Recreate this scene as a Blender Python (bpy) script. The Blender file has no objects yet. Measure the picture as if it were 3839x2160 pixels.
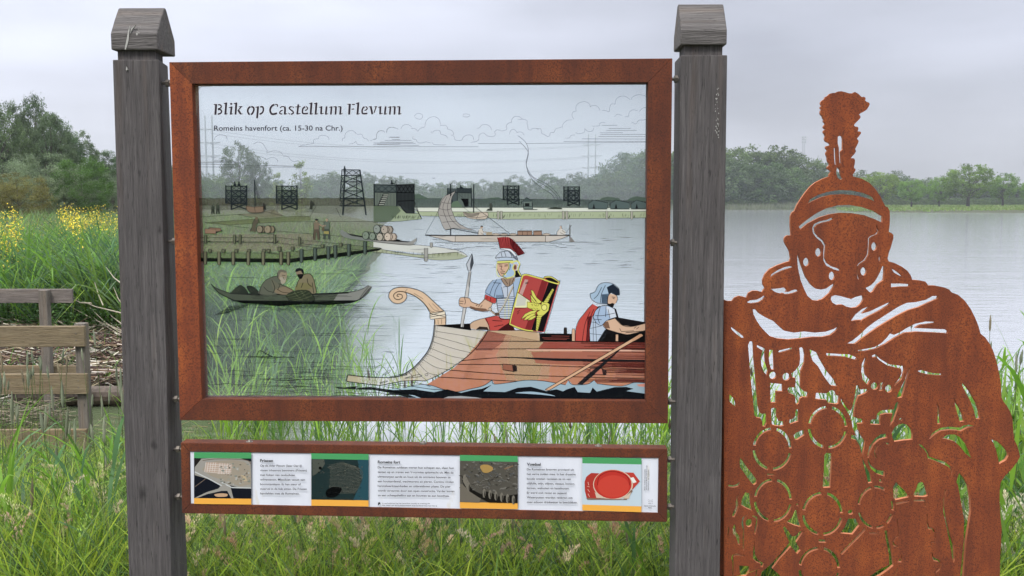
import bpy, bmesh, math, random
import numpy as np
from mathutils import Vector
from mathutils.geometry import tessellate_polygon
R = math.radians
random.seed(7); rng = np.random.default_rng(7)
scn = bpy.context.scene
COL = scn.collection

# ------------------------------------------------------------------ camera
EYE = Vector((0, 0, 1.6)); FPX = 3430.0; PITCH = math.atan((1080-762)/FPX)
cam = bpy.data.cameras.new('camera'); camo = bpy.data.objects.new('camera', cam); COL.objects.link(camo)
cam.sensor_width = 36; cam.lens = 36*FPX/3839; cam.clip_start = .05; cam.clip_end = 6000
camo.location = EYE; camo.rotation_euler = (math.pi/2-PITCH, 0, 0)
scn.camera = camo
# ------------------------------------------------------------------ sky and light (flat overcast)
W = bpy.data.worlds.new('World'); scn.world = W; W.use_nodes = True
nt = W.node_tree; N = nt.nodes; L = nt.links; N.clear()
out = N.new('ShaderNodeOutputWorld'); bg = N.new('ShaderNodeBackground')
sky = N.new('ShaderNodeTexSky'); sky.sky_type = 'NISHITA'; sky.sun_disc = False
sky.sun_elevation = R(52); sky.sun_rotation = R(205); sky.dust_density = 3
bg.inputs['Strength'].default_value = .1
geo = N.new('ShaderNodeTexCoord'); sep = N.new('ShaderNodeSeparateXYZ')
L.new(geo.outputs['Generated'], sep.inputs[0])
# cloud layer, brighter towards the zenith as an overcast sky is
ramp = N.new('ShaderNodeValToRGB'); L.new(sep.outputs['Z'], ramp.inputs[0])
cr = ramp.color_ramp; cr.elements[0].position = 0; cr.elements[0].color = (3.4, 3.48, 3.85, 1)
e = cr.elements.new(.16); e.color = (3.6, 3.75, 4.35, 1)
e = cr.elements.new(.40); e.color = (5.0, 5.2, 5.9, 1)
cr.elements[-1].position = .95; cr.elements[-1].color = (19, 19.2, 20, 1)
mp = N.new('ShaderNodeMapping'); mp.inputs['Scale'].default_value = (1.0, 1.0, 3.4); mp.inputs['Location'].default_value = (.35, 0, .1)
L.new(geo.outputs['Generated'], mp.inputs[0])
cn = N.new('ShaderNodeTexNoise'); cn.inputs['Scale'].default_value = 2.3; cn.inputs['Detail'].default_value = 6; cn.inputs['Roughness'].default_value = .45
L.new(mp.outputs[0], cn.inputs['Vector'])
cm = N.new('ShaderNodeMapRange'); cm.inputs['From Min'].default_value = .3; cm.inputs['From Max'].default_value = .7
cm.inputs['To Min'].default_value = .76; cm.inputs['To Max'].default_value = 1.30
L.new(cn.outputs[0], cm.inputs[0])
mul = N.new('ShaderNodeVectorMath'); mul.operation = 'SCALE'; L.new(ramp.outputs[0], mul.inputs[0]); # thinner cloud towards the left
gx = N.new('ShaderNodeMapRange'); gx.inputs['From Min'].default_value = -.5; gx.inputs['From Max'].default_value = .1; gx.inputs['To Min'].default_value = 1.28; gx.inputs['To Max'].default_value = 1
gm = N.new('ShaderNodeMath'); gm.operation = 'MULTIPLY'; L.new(sep.outputs['X'], gx.inputs[0]); L.new(gx.outputs[0], gm.inputs[0]); L.new(cm.outputs[0], gm.inputs[1]); L.new(gm.outputs[0], mul.inputs['Scale'])
mx = N.new('ShaderNodeMix'); mx.data_type = 'RGBA'; mx.inputs[0].default_value = .95
L.new(sky.outputs[0], mx.inputs[6]); L.new(mul.outputs[0], mx.inputs[7])
L.new(mx.outputs[2], bg.inputs[0]); L.new(bg.outputs[0], out.inputs[0])
sl = bpy.data.lights.new('sun', 'SUN'); sl.energy = 1.5; sl.angle = R(11); sl.color = (1, .97, .92)
so = bpy.data.objects.new('sun', sl); COL.objects.link(so)
sd = Vector((-.42*.62, -.9*.62, .79)); so.rotation_euler = sd.to_track_quat('Z', 'Y').to_euler()
scn.view_settings.view_transform = 'Standard'; scn.view_settings.look = 'None'
scn.view_settings.exposure = .74; scn.view_settings.gamma = 1; scn.view_settings.use_curve_mapping = False
cy = scn.cycles; cy.use_denoising = True; cy.transparent_max_bounces = 48; cy.max_bounces = 8
cy.diffuse_bounces = 3; cy.transmission_bounces = 4; cy.glossy_bounces = 3; cy.volume_bounces = 1
cy.use_adaptive_sampling = True; cy.adaptive_threshold = .02

# ------------------------------------------------------------------ helpers
def lin(c):
    return tuple(((x/255)/12.92 if x/255 <= .04045 else ((x/255+.055)/1.055)**2.4) for x in c[:3])
def ray(u, v):
    a = (1080-v)/FPX; x = (u-1919.5)/FPX
    return Vector((x, math.cos(PITCH)+a*math.sin(PITCH), -math.sin(PITCH)+a*math.cos(PITCH)))
HAZE = .00026
YAW = R(1.2); PN = Vector((-math.sin(YAW), -math.cos(YAW), 0)); P0 = Vector((0, 2.75, 1.6))
def onp(u, v, off=0.0):
    "the point of the sign's plane (moved off metres towards the viewer) under a place of the photo"
    d = ray(u, v); return EYE + d*(((P0+PN*off-EYE).dot(PN))/d.dot(PN))
def gnd(u, v, z):
    d = ray(u, v); return EYE + d*((z-EYE.z)/d.z)
def aty(u, v, Y):
    d = ray(u, v); return EYE + d*(Y/d.y)
def tag(o, label=None, cat=None, group=None, kind=None):
    for k, v in (('label', label), ('category', cat), ('group', group), ('kind', kind)):
        if v: o[k] = v
    return o
def empty(name, loc, label=None, cat=None, group=None, kind=None):
    o = bpy.data.objects.new(name, None); COL.objects.link(o); o.location = loc; o.empty_display_size = .1
    return tag(o, label, cat, group, kind)
def wloc(o):
    p = Vector((0, 0, 0))
    while o: p += o.location; o = o.parent
    return p
def obj(name, vs, fs, mat, parent=None, loc=None, smooth=False, cols=None):
    "one mesh object; vs in world coordinates unless loc is given"
    me = bpy.data.meshes.new(name)
    base = Vector((0, 0, 0))
    if loc is not None: base = Vector(loc)
    elif parent is not None: base = wloc(parent)
    vv = np.asarray([tuple(v) for v in vs], dtype=float) - np.array(base)
    me.from_pydata(vv.tolist(), [], fs)
    mats = mat if isinstance(mat, (list, tuple)) else [mat]
    for m in mats: me.materials.append(m)
    if cols is not None:
        a = me.color_attributes.new('tint', 'FLOAT_COLOR', 'POINT'); a.data.foreach_set('color', np.asarray(cols, dtype=np.float32).ravel())
    if smooth: me.polygons.foreach_set('use_smooth', [True]*len(me.polygons))
    me.update()
    o = bpy.data.objects.new(name, me); COL.objects.link(o)
    if parent is not None: o.parent = parent
    elif loc is not None: o.location = base
    return o
def npobj(name, V, T, mat, parent=None, cols=None, smooth=False, loc=None):
    "big triangle mesh from numpy arrays"
    me = bpy.data.meshes.new(name); V = np.asarray(V, dtype=np.float32); T = np.asarray(T, dtype=np.int32)
    base = np.array(loc if loc is not None else (0, 0, 0), dtype=np.float32)
    k = T.shape[1]
    me.vertices.add(len(V)); me.vertices.foreach_set('co', (V-base).ravel())
    me.loops.add(T.size); me.loops.foreach_set('vertex_index', T.ravel())
    me.polygons.add(len(T)); me.polygons.foreach_set('loop_start', np.arange(0, T.size, k, dtype=np.int32))
    try: me.polygons.foreach_set('loop_total', np.full(len(T), k, dtype=np.int32))
    except Exception: pass
    if smooth: me.polygons.foreach_set('use_smooth', np.ones(len(T), dtype=bool))
    me.materials.append(mat); me.update(calc_edges=True)
    if cols is not None:
        a = me.color_attributes.new('tint', 'FLOAT_COLOR', 'POINT')
        c = np.ones((len(V), 4), dtype=np.float32); c[:, :cols.shape[1]] = cols; a.data.foreach_set('color', c.ravel())
    o = bpy.data.objects.new(name, me); COL.objects.link(o)
    if parent is not None: o.parent = parent
    if loc is not None: o.location = loc
    return o
def boxvf(a, x, y, z):
    "box from corner a along three edge vectors"
    a = Vector(a); x, y, z = Vector(x), Vector(y), Vector(z)
    v = [a, a+x, a+x+y, a+y, a+z, a+x+z, a+x+y+z, a+y+z]
    return v, [(0, 3, 2, 1), (4, 5, 6, 7), (0, 1, 5, 4), (1, 2, 6, 5), (2, 3, 7, 6), (3, 0, 4, 7)]
def bevel(o, w, seg=2):
    m = o.modifiers.new('bevel', 'BEVEL'); m.width = w; m.segments = seg; m.limit_method = 'ANGLE'
    return o
def prism(front, back):
    n = len(front); v = list(front)+list(back)
    f = [tuple(range(n)), tuple(range(2*n-1, n-1, -1))]+[(i, i+n, (i+1) % n+n, (i+1) % n) for i in range(n)]
    return v, f
def tube(p0, p1, r0, r1=None, n=8):
    p0, p1 = Vector(p0), Vector(p1); r1 = r0 if r1 is None else r1
    d = (p1-p0).normalized(); a = d.orthogonal().normalized(); b = d.cross(a)
    v = []; f = []
    for i in range(n):
        t = 2*math.pi*i/n; w = a*math.cos(t)+b*math.sin(t); v += [p0+w*r0, p1+w*r1]
    for i in range(n):
        j = (i+1) % n; f.append((2*i, 2*j, 2*j+1, 2*i+1))
    f.append(tuple(2*i for i in range(n))[::-1]); f.append(tuple(2*i+1 for i in range(n)))
    return v, f
class MB:
    def __init__(s): s.v = []; s.f = []
    def add(s, vf):
        k = len(s.v); s.v += list(vf[0]); s.f += [tuple(i+k for i in q) for q in vf[1]]; return s
    def build(s, name, mat, parent=None, **k): return obj(name, s.v, s.f, mat, parent, **k)

# ------------------------------------------------------------------ materials
def newmat(name):
    m = bpy.data.materials.new(name); m.use_nodes = True; t = m.node_tree
    return m, t.nodes, t.links, t.nodes['Principled BSDF']
def nz(N, L, vec, scale, detail=4, rough=.55, dist=0):
    n = N.new('ShaderNodeTexNoise'); n.inputs['Scale'].default_value = scale; n.inputs['Detail'].default_value = detail
    n.inputs['Roughness'].default_value = rough; n.inputs['Distortion'].default_value = dist
    if vec is not None: L.new(vec, n.inputs['Vector'])
    return n.outputs[0]
def rmp(N, L, src, stops):
    r = N.new('ShaderNodeValToRGB'); L.new(src, r.inputs[0]); c = r.color_ramp
    c.elements[0].position = stops[0][0]; c.elements[0].color = (*stops[0][1], 1)
    c.elements[-1].position = stops[-1][0]; c.elements[-1].color = (*stops[-1][1], 1)
    for p, k in stops[1:-1]: q = c.elements.new(p); q.color = (*k, 1)
    return r.outputs[0]
def mixc(N, L, fac, a, b, mode='MIX'):
    m = N.new('ShaderNodeMix'); m.data_type = 'RGBA'; m.blend_type = mode
    if isinstance(fac, (int, float)): m.inputs[0].default_value = fac
    else: L.new(fac, m.inputs[0])
    for s, x in ((6, a), (7, b)):
        if isinstance(x, tuple): m.inputs[s].default_value = (*x, 1)
        else: L.new(x, m.inputs[s])
    return m.outputs[2]
def objco(N, L, scale=(1, 1, 1)):
    t = N.new('ShaderNodeTexCoord'); m = N.new('ShaderNodeMapping'); m.inputs['Scale'].default_value = scale
    L.new(t.outputs['Object'], m.inputs[0]); return m.outputs[0]
def bump(N, L, bs, h, s, d=.01):
    b = N.new('ShaderNodeBump'); b.inputs['Strength'].default_value = s; b.inputs['Distance'].default_value = d
    L.new(h, b.inputs['Height']); L.new(b.outputs[0], bs.inputs['Normal'])

def corten(name, dark=1.0):
    m, N, L, B = newmat(name); o = objco(N, L)
    big = nz(N, L, o, 7, 3); fine = nz(N, L, o, 240, 4, .75); mid = nz(N, L, o, 70, 5, .7)
    a = rmp(N, L, big, [(.25, tuple(x*dark for x in (.155, .032, .007))), (.5, tuple(x*dark for x in (.235, .050, .009))), (.75, tuple(x*dark for x in (.33, .083, .014)))])
    st = nz(N, L, objco(N, L, (1, 1, .12)), 26, 4)
    a = mixc(N, L, rmp(N, L, st, [(.42, (0, 0, 0)), (.70, (.75, .75, .75))]), a, tuple(x*dark for x in (.105, .022, .008)))
    sp = rmp(N, L, fine, [(.40, (1, 1, 1)), (.52, (0, 0, 0))])
    a = mixc(N, L, sp, a, tuple(x*dark for x in (.085, .018, .006)))
    bl = rmp(N, L, mid, [(.62, (0, 0, 0)), (.80, (.5, .5, .5))])
    a = mixc(N, L, bl, a, tuple(x*dark for x in (.045, .016, .013)))
    L.new(a, B.inputs['Base Color']); B.inputs['Roughness'].default_value = .86
    bump(N, L, B, fine, .35, .002); return m
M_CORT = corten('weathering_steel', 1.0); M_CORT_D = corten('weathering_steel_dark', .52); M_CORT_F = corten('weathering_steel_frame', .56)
m, N, L, B = newmat('cut_steel_edge'); B.inputs['Base Color'].default_value = (.40, .135, .055, 1); B.inputs['Roughness'].default_value = .8; M_EDGE = m
def oldwood(name, base, dark, light, vert=2, knot=True, ring=0):
    m, N, L, B = newmat(name)
    s = [130, 130, 130]; s[vert] = 5; o = objco(N, L, tuple(s))
    g = nz(N, L, o, 1, 5, .62, .4)
    s2 = [330, 330, 330]; s2[vert] = 24; cr = nz(N, L, objco(N, L, tuple(s2)), 1, 2, .5)
    o3 = objco(N, L); big = nz(N, L, o3, 5.5, 4)
    c = rmp(N, L, g, [(.25, dark), (.5, base), (.78, light)])
    c = mixc(N, L, rmp(N, L, big, [(.35, (0, 0, 0)), (.7, (.5, .5, .5))]), c, tuple(x*.62 for x in base))
    s4 = [16, 16, 16]; s4[vert] = 1.1; wm = nz(N, L, objco(N, L, tuple(s4)), 1, 3, .5)
    c = mixc(N, L, rmp(N, L, wm, [(.56, (0, 0, 0)), (.74, (.6, .6, .6))]), c, (base[0]*1.25, base[1]*1.02, base[2]*.8))
    c = mixc(N, L, rmp(N, L, cr, [(.29, (.8, .8, .8)), (.36, (0, 0, 0))]), c, tuple(x*.3 for x in dark))
    if knot:
        vo = N.new('ShaderNodeTexVoronoi'); vo.inputs['Scale'].default_value = 1
        sk = [9, 9, 9]; sk[vert] = 3.4; L.new(objco(N, L, tuple(sk)), vo.inputs['Vector'])
        c = mixc(N, L, rmp(N, L, vo.outputs[0], [(.03, (.9, .9, .9)), (.10, (0, 0, 0))]), c, tuple(x*.35 for x in dark))
    L.new(c, B.inputs['Base Color']); B.inputs['Roughness'].default_value = .9
    ad = N.new('ShaderNodeMath'); ad.operation = 'ADD'; L.new(g, ad.inputs[0]); L.new(cr, ad.inputs[1])
    bump(N, L, B, ad.outputs[0], .8, .005); return m
M_POST = oldwood('weathered_grey_hardwood', (.079, .071, .070), (.036, .032, .032), (.138, .127, .123))
M_POST_R = M_POST.copy()
M_CAP = oldwood('weathered_end_grain', (.105, .096, .092), (.052, .046, .044), (.17, .157, .15), vert=0, knot=False)
M_PLANK = oldwood('weathered_softwood_plank', (.19, .145, .085), (.09, .065, .04), (.29, .235, .15), vert=0)
M_PLANKG = oldwood('grey_softwood_plank', (.16, .135, .12), (.075, .062, .055), (.27, .24, .21), vert=0)
M_PILE = oldwood('grey_softwood_pile', (.15, .13, .11), (.07, .06, .05), (.23, .21, .18), knot=False)
m, N, L, B = newmat('stainless_bolt'); B.inputs['Base Color'].default_value = (.17, .15, .13, 1); B.inputs['Metallic'].default_value = .6; B.inputs['Roughness'].default_value = .5; M_BOLT = m
m, N, L, B = newmat('bird_dropping'); B.inputs['Base Color'].default_value = (.36, .355, .33, 1); B.inputs['Roughness'].default_value = .9; M_DROP = m
def inkmat():
    m, N, L, B = newmat('printed_ink')
    t = N.new('ShaderNodeAttribute'); t.attribute_name = 'tint'
    d = N.new('ShaderNodeBsdfDiffuse'); tr = N.new('ShaderNodeBsdfTransparent'); mx = N.new('ShaderNodeMixShader')
    L.new(t.outputs['Color'], d.inputs[0]); L.new(t.outputs['Alpha'], mx.inputs[0]); L.new(tr.outputs[0], mx.inputs[1]); L.new(d.outputs[0], mx.inputs[2])
    L.new(mx.outputs[0], N['Material Output'].inputs[0]); return m
M_INK = inkmat()
m, N, L, B = newmat('window_glass')
tr = N.new('ShaderNodeBsdfTransparent'); tr.inputs[0].default_value = (.955, .985, .99, 1)
gl = N.new('ShaderNodeBsdfGlossy'); gl.inputs['Roughness'].default_value = .04; fr = N.new('ShaderNodeFresnel'); fr.inputs[0].default_value = 1.45
df = N.new('ShaderNodeBsdfDiffuse'); nzz = nz(N, L, objco(N, L), 3, 4); df.inputs[0].default_value = (.72, .78, .82, 1)
a1 = N.new('ShaderNodeMixShader'); a1.inputs[0].default_value = .05
mr = N.new('ShaderNodeMapRange'); mr.inputs['To Min'].default_value = .05; mr.inputs['To Max'].default_value = .10; L.new(nzz, mr.inputs[0]); L.new(mr.outputs[0], a1.inputs[0])
a2 = N.new('ShaderNodeMixShader')
L.new(tr.outputs[0], a1.inputs[1]); L.new(df.outputs[0], a1.inputs[2]); L.new(fr.outputs[0], a2.inputs[0]); L.new(a1.outputs[0], a2.inputs[1]); L.new(gl.outputs[0], a2.inputs[2])
L.new(a2.outputs[0], N['Material Output'].inputs[0]); M_GLASS = m
# ================================================================== land, water, air
WZ = -.6
def poly_xy(pts, z=WZ): return np.array([tuple(gnd(u, v, z))[:2] for u, v in pts])
bank = [(-14, 10.3), (-5.2, 10.2)]+[tuple(q) for q in poly_xy([(250, 1486), (420, 1496), (500, 1488), (800, 1478), (1090, 1462), (1225, 1440), (1262, 1330), (1270, 1240), (1300, 1150), (1345, 1060), (1400, 985), (1440, 930), (1478, 882), (1430, 838), (1300, 812)])]+[(-60, 200), (-75, 330), (-150, 360), (-400, 300), (-400, 60), (-60, 11)]
nearl = [(-60, -60), (60, -60), (60, 7.2), (12, 7.1), (5, 7.4), (2.6, 7.25), (1, 7.6), (-.6, 7.4), (-2.2, 7.7), (-3.0, 7.6), (-3.7, 7.3), (-4.5, 8.4), (-6, 8.9), (-14, 9.0), (-60, 9.5)]
farl = [tuple(q) for q in poly_xy([(-1500, 790), (800, 787), (1500, 786), (2200, 786), (2760, 786), (3130, 789), (3200, 796), (3500, 797.5), (3900, 799.5), (4500, 806)])]+[(260, 120), (400, 60), (900, 60), (2500, 700), (2500, 2500), (-2500, 2500), (-2500, 400)]
def sdist(px, py, poly):
    P_ = np.array(poly); n = len(P_); d = np.full(px.shape, 1e9); ins = np.zeros(px.shape, bool)
    for i in range(n):
        a, b = P_[i], P_[(i+1) % n]; e = b-a; wx, wy = px-a[0], py-a[1]
        t = np.clip((wx*e[0]+wy*e[1])/(e@e), 0, 1); d = np.minimum(d, np.hypot(wx-e[0]*t, wy-e[1]*t))
        c = (a[1] > py) != (b[1] > py)
        with np.errstate(divide='ignore', invalid='ignore'): xi = (b[0]-a[0])*(py-a[1])/(b[1]-a[1])+a[0]
        ins ^= c & (px < xi)
    return np.where(ins, d, -d)
def wob(x, y, s, k=0): return (np.sin(x*s+1.7+k)*np.cos(y*s*1.3+.4*k)+.5*np.sin(x*s*2.3-y*s*1.9+k))/1.5
def height(x, y):
    x = np.asarray(x, float); y = np.asarray(y, float)
    s1 = sdist(x, y, nearl)+.12*wob(x, y, 3); s2 = sdist(x, y, bank)+.15*wob(x, y, 2.2); s3 = sdist(x, y, farl)
    z1 = WZ+np.where(s1 > 0, .60*(1-np.exp(-s1*.75)), s1*.5)+.03*wob(x, y, 2.5)
    z2 = WZ+np.where(s2 > 0, .62*(1-np.exp(-s2*.45))+np.clip((s2-3)*.035, 0, .95), s2*.5)+np.where(s2 > 1, .05*wob(x, y, .9), 0)
    z3 = WZ+np.where(s3 > 0, .35*(1-np.exp(-s3*.6))+np.clip(s3*.012, 0, .75), s3*.3)
    return np.maximum(np.maximum(np.maximum(z1, z2), z3), -1.5)
def slopemat(name, c1, c2, c3, s1, s2):
    m, N, L, B = newmat(name); o = objco(N, L); a = nz(N, L, o, s1, 5, .6); b = nz(N, L, o, s2, 4, .6)
    c = rmp(N, L, a, [(.3, c1), (.6, c2)]); c = mixc(N, L, rmp(N, L, b, [(.45, (0, 0, 0)), (.7, (.8, .8, .8))]), c, c3)
    L.new(c, B.inputs['Base Color']); B.inputs['Roughness'].default_value = .95; bump(N, L, B, b, .6, .05); return m
M_GROUND = slopemat('grassy_soil', (.022, .024, .010), (.035, .045, .014), (.06, .07, .022), 2.2, 14)
na, nr = 720, 150
th = np.linspace(0, 2*np.pi, na, endpoint=False); rr = np.concatenate([[.01], np.geomspace(.6, 2400, nr-1)])
TH, RR = np.meshgrid(th, rr); GX = RR*np.sin(TH); GY = RR*np.cos(TH); GZ = height(GX, GY)
V = np.stack([GX, GY, GZ], -1).reshape(-1, 3); i = np.arange(nr-1)[:, None]*na; j = np.arange(na)[None, :]; jn = (j+1) % na
T = np.stack([i+j, i+na+j, i+na+jn, i+jn], -1).reshape(-1, 4)
tag(npobj('ground', V, T, M_GROUND, smooth=True), kind='structure')
m, N, L, B = newmat('pond_water')
o_ = objco(N, L, (.35, 1.0, 1)); w1 = nz(N, L, o_, 3.2, 4, .6, .3); w2 = nz(N, L, objco(N, L, (.25, 1, 1)), .5, 3, .6)
ad = N.new('ShaderNodeMath'); ad.operation = 'MULTIPLY_ADD'; L.new(w2, ad.inputs[0]); ad.inputs[1].default_value = 1.6; L.new(w1, ad.inputs[2])
sx = N.new('ShaderNodeSeparateXYZ'); tc = N.new('ShaderNodeTexCoord'); L.new(tc.outputs['Object'], sx.inputs[0])
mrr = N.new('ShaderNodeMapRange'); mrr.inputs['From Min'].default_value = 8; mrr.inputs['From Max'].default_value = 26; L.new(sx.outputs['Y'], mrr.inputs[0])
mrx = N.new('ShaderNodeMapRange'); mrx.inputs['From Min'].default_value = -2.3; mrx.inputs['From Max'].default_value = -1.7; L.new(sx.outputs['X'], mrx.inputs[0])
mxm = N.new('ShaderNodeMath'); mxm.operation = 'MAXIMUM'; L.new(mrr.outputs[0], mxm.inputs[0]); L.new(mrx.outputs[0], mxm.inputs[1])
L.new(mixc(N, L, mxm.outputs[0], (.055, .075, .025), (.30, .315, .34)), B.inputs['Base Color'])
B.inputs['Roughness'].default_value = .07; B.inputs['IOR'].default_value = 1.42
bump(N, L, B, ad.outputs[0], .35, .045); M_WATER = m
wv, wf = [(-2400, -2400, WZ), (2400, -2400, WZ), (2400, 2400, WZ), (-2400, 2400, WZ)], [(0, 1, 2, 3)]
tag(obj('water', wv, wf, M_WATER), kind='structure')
m = bpy.data.materials.new('damp_air'); m.use_nodes = True; N, L = m.node_tree.nodes, m.node_tree.links; N.clear()
vo = N.new('ShaderNodeVolumePrincipled'); vo.inputs['Color'].default_value = (.88, .93, 1, 1); vo.inputs['Density'].default_value = HAZE; vo.inputs['Anisotropy'].default_value = .25
oo = N.new('ShaderNodeOutputMaterial'); L.new(vo.outputs[0], oo.inputs['Volume'])
tag(obj('haze', *boxvf((-700, -60, -2.6), (1400, 0, 0), (0, 860, 0), (0, 0, 56)), m), kind='stuff')

# ================================================================== leaf and blade materials
def leafmat(name, transl=.35, rough=.55, spec=.25):
    m, N, L, B = newmat(name)
    t = N.new('ShaderNodeAttribute'); t.attribute_name = 'tint'; oi = N.new('ShaderNodeObjectInfo')
    hs_ = N.new('ShaderNodeHueSaturation'); L.new(t.outputs['Color'], hs_.inputs['Color'])
    r1 = N.new('ShaderNodeMapRange'); r1.inputs['To Min'].default_value = .8; r1.inputs['To Max'].default_value = 1.22; L.new(oi.outputs['Random'], r1.inputs[0]); L.new(r1.outputs[0], hs_.inputs['Value'])
    mu = N.new('ShaderNodeMath'); mu.operation = 'MULTIPLY'; mu.inputs[1].default_value = 7.3; L.new(oi.outputs['Random'], mu.inputs[0])
    fr_ = N.new('ShaderNodeMath'); fr_.operation = 'FRACT'; L.new(mu.outputs[0], fr_.inputs[0])
    r2 = N.new('ShaderNodeMapRange'); r2.inputs['To Min'].default_value = .488; r2.inputs['To Max'].default_value = .512; L.new(fr_.outputs[0], r2.inputs[0]); L.new(r2.outputs[0], hs_.inputs['Hue'])
    L.new(hs_.outputs[0], B.inputs['Base Color']); B.inputs['Roughness'].default_value = rough; B.inputs['Specular IOR Level'].default_value = spec
    tl = N.new('ShaderNodeBsdfTranslucent'); L.new(hs_.outputs[0], tl.inputs[0]); mx = N.new('ShaderNodeMixShader'); mx.inputs[0].default_value = transl
    L.new(B.outputs[0], mx.inputs[1]); L.new(tl.outputs[0], mx.inputs[2]); L.new(mx.outputs[0], N['Material Output'].inputs[0]); return m
M_LEAF = leafmat('tree_leaves'); M_BLADE = leafmat('grass_leaf', .52, .42, .4); M_DRY = leafmat('dry_straw', .15, .7, .2); M_HEAD = leafmat('seed_heads', .3, .8, .1)
m, N, L, B = newmat('tree_bark'); bb_ = nz(N, L, objco(N, L, (1, 1, .3)), 8, 4); L.new(rmp(N, L, bb_, [(.3, (.030, .026, .022)), (.7, (.10, .09, .075))]), B.inputs['Base Color']); B.inputs['Roughness'].default_value = .95; M_BARK = m

# ================================================================== trees
def crown(seed, shape, nclump, nleaf, leaf, cols, clsize=.24):
    """leaf clumps through a unit-height crown: radii in tree heights; returns V, T, colours, clump centres"""
    g = np.random.default_rng(seed); C = []; rm = max(shape(q/50) for q in range(50))
    while len(C) < nclump:
        t = g.uniform(-.05, 1); r = shape(t); a = g.uniform(0, 2*np.pi)
        if g.uniform() > (r/rm)**1.6: continue
        q = g.uniform(.25, 1)**.5
        C.append((r*q*np.cos(a), r*q*np.sin(a), t))
    C = np.array(C); sz = clsize*g.uniform(.55, 1.25, len(C)); br = g.uniform(.75, 1.3, len(C)); hueb = g.uniform(0, 1, len(C))
    k = g.integers(0, len(C), nleaf); d = g.normal(size=(nleaf, 3)); d /= np.linalg.norm(d, axis=1)[:, None]
    rad = sz[k]*g.uniform(.15, 1, nleaf)**.45; P_ = C[k]+d*rad[:, None]*np.array([1, 1, .72])+g.normal(size=(nleaf, 3))*.012
    n = d+g.normal(size=(nleaf, 3))*.8; n /= np.linalg.norm(n, axis=1)[:, None]
    u = np.cross(n, g.normal(size=(nleaf, 3))); u /= np.linalg.norm(u, axis=1)[:, None]; v = np.cross(n, u)
    s = (leaf*g.uniform(.6, 1.4, nleaf))[:, None]
    Vv = np.stack([P_-u*s, P_+v*s*.55, P_+u*s, P_-v*s*.55], 1).reshape(-1, 3); T_ = np.arange(nleaf*4).reshape(-1, 4)
    c0, c1 = np.array(cols[0]), np.array(cols[1]); m_ = np.clip(hueb[k]*.6+g.uniform(0, .4, nleaf), 0, 1)[:, None]
    c = (c0*(1-m_)+c1*m_)*(br[k]*g.uniform(.8, 1.2, nleaf))[:, None]
    return Vv, T_, np.repeat(c, 4, 0), C
def limbs(C, trunk_h, r0, g, nl):
    mb = MB(); mb.add(tube((0, 0, -.02), (0, 0, trunk_h), r0, r0*.75, 9)); top = .78
    mb.add(tube((0, 0, trunk_h), (.01, -.01, top), r0*.75, r0*.15, 7))
    idx = g.permutation(len(C))[:nl]
    for i in idx:
        c = Vector(C[i]); z0 = trunk_h*.9+(max(c.z-.12, trunk_h)-trunk_h)*.5; z0 = min(z0, .7)
        m1 = Vector((c.x*.45, c.y*.45, (z0+c.z)/2+.01)); rr_ = r0*.5*(1-z0*.7)
        mb.add(tube((0, 0, z0), m1, rr_, rr_*.6, 5)); mb.add(tube(m1, c, rr_*.6, rr_*.15, 5))
    return mb
KINDS_T = {}
def mk(kind, seed, shape, ncl, nleaf, leaf, cols, cls, th_, r0, nl):
    g = np.random.default_rng(seed+99); Vv, T_, c, C = crown(seed, shape, ncl, nleaf, leaf, cols, cls)
    co = npobj('crown', Vv, T_, M_LEAF, cols=c); mb = limbs(C, th_, r0, g, nl); to = mb.build('trunk', M_BARK)
    KINDS_T.setdefault(kind, []).append((co.data, to.data)); bpy.data.objects.remove(co); bpy.data.objects.remove(to)
ell_ = lambda lo, hi, r: (lambda t: 0 if t < lo or t > hi else r*math.sqrt(max(0, 1-((t-(lo+hi)/2)/((hi-lo)/2))**2)))
def taper(lo, hi, r): return lambda t: 0 if t < lo or t > hi else r*math.sin(math.pi*((t-lo)/(hi-lo))**.75)**.7
G1 = ((.045, .080, .022), (.095, .150, .040)); G2 = ((.045, .080, .034), (.095, .140, .060)); G3 = ((.085, .16, .020), (.16, .26, .042)); G4 = ((.11, .105, .025), (.19, .185, .055)); G5 = ((.10, .14, .075), (.17, .22, .12))
for s in range(3):
    mk('round', 10+s, ell_(.22, .95, .47), 170, 9000, .015, G3, .085, .26, .035, 18)
    mk('wood', 20+s, ell_(-.1, .93, .40), 170, 9000, .016, G2, .085, .2, .02, 14)
    mk('tall', 30+s, ell_(.05, .94, .25), 150, 8000, .0135, G1, .065, .2, .018, 16)
    mk('loose', 40+s, ell_(.05, .93, .34), 170, 10000, .011, G2, .06, .12, .018, 30)
    mk('bush', 50+s, ell_(-.35, .92, .55), 170, 9000, .018, G1, .10, .05, .018, 8)
mk('near', 60, taper(.0, .95, .40), 300, 30000, .0078, ((.055, .10, .040), (.13, .19, .085)), .050, .12, .018, 60); mk('near', 61, taper(.04, .95, .34), 280, 26000, .0076, ((.065, .11, .05), (.14, .20, .10)), .045, .12, .016, 60)
mk('nearb', 62, ell_(-.1, .93, .46), 170, 30000, .0085, ((.065, .125, .024), (.10, .18, .038)), .085, .05, .015, 10)
mk('nearbrown', 63, ell_(-.1, .92, .6), 180, 24000, .0095, G4, .09, .05, .015, 10)
mk('nearwillow', 64, ell_(-.15, .93, .55), 220, 30000, .0085, G5, .08, .05, .015, 16)
mk('sapling', 65, taper(.05, .98, .12), 34, 1500, .013, ((.11, .16, .045), (.20, .25, .09)), .045, .1, .008, 16)
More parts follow.
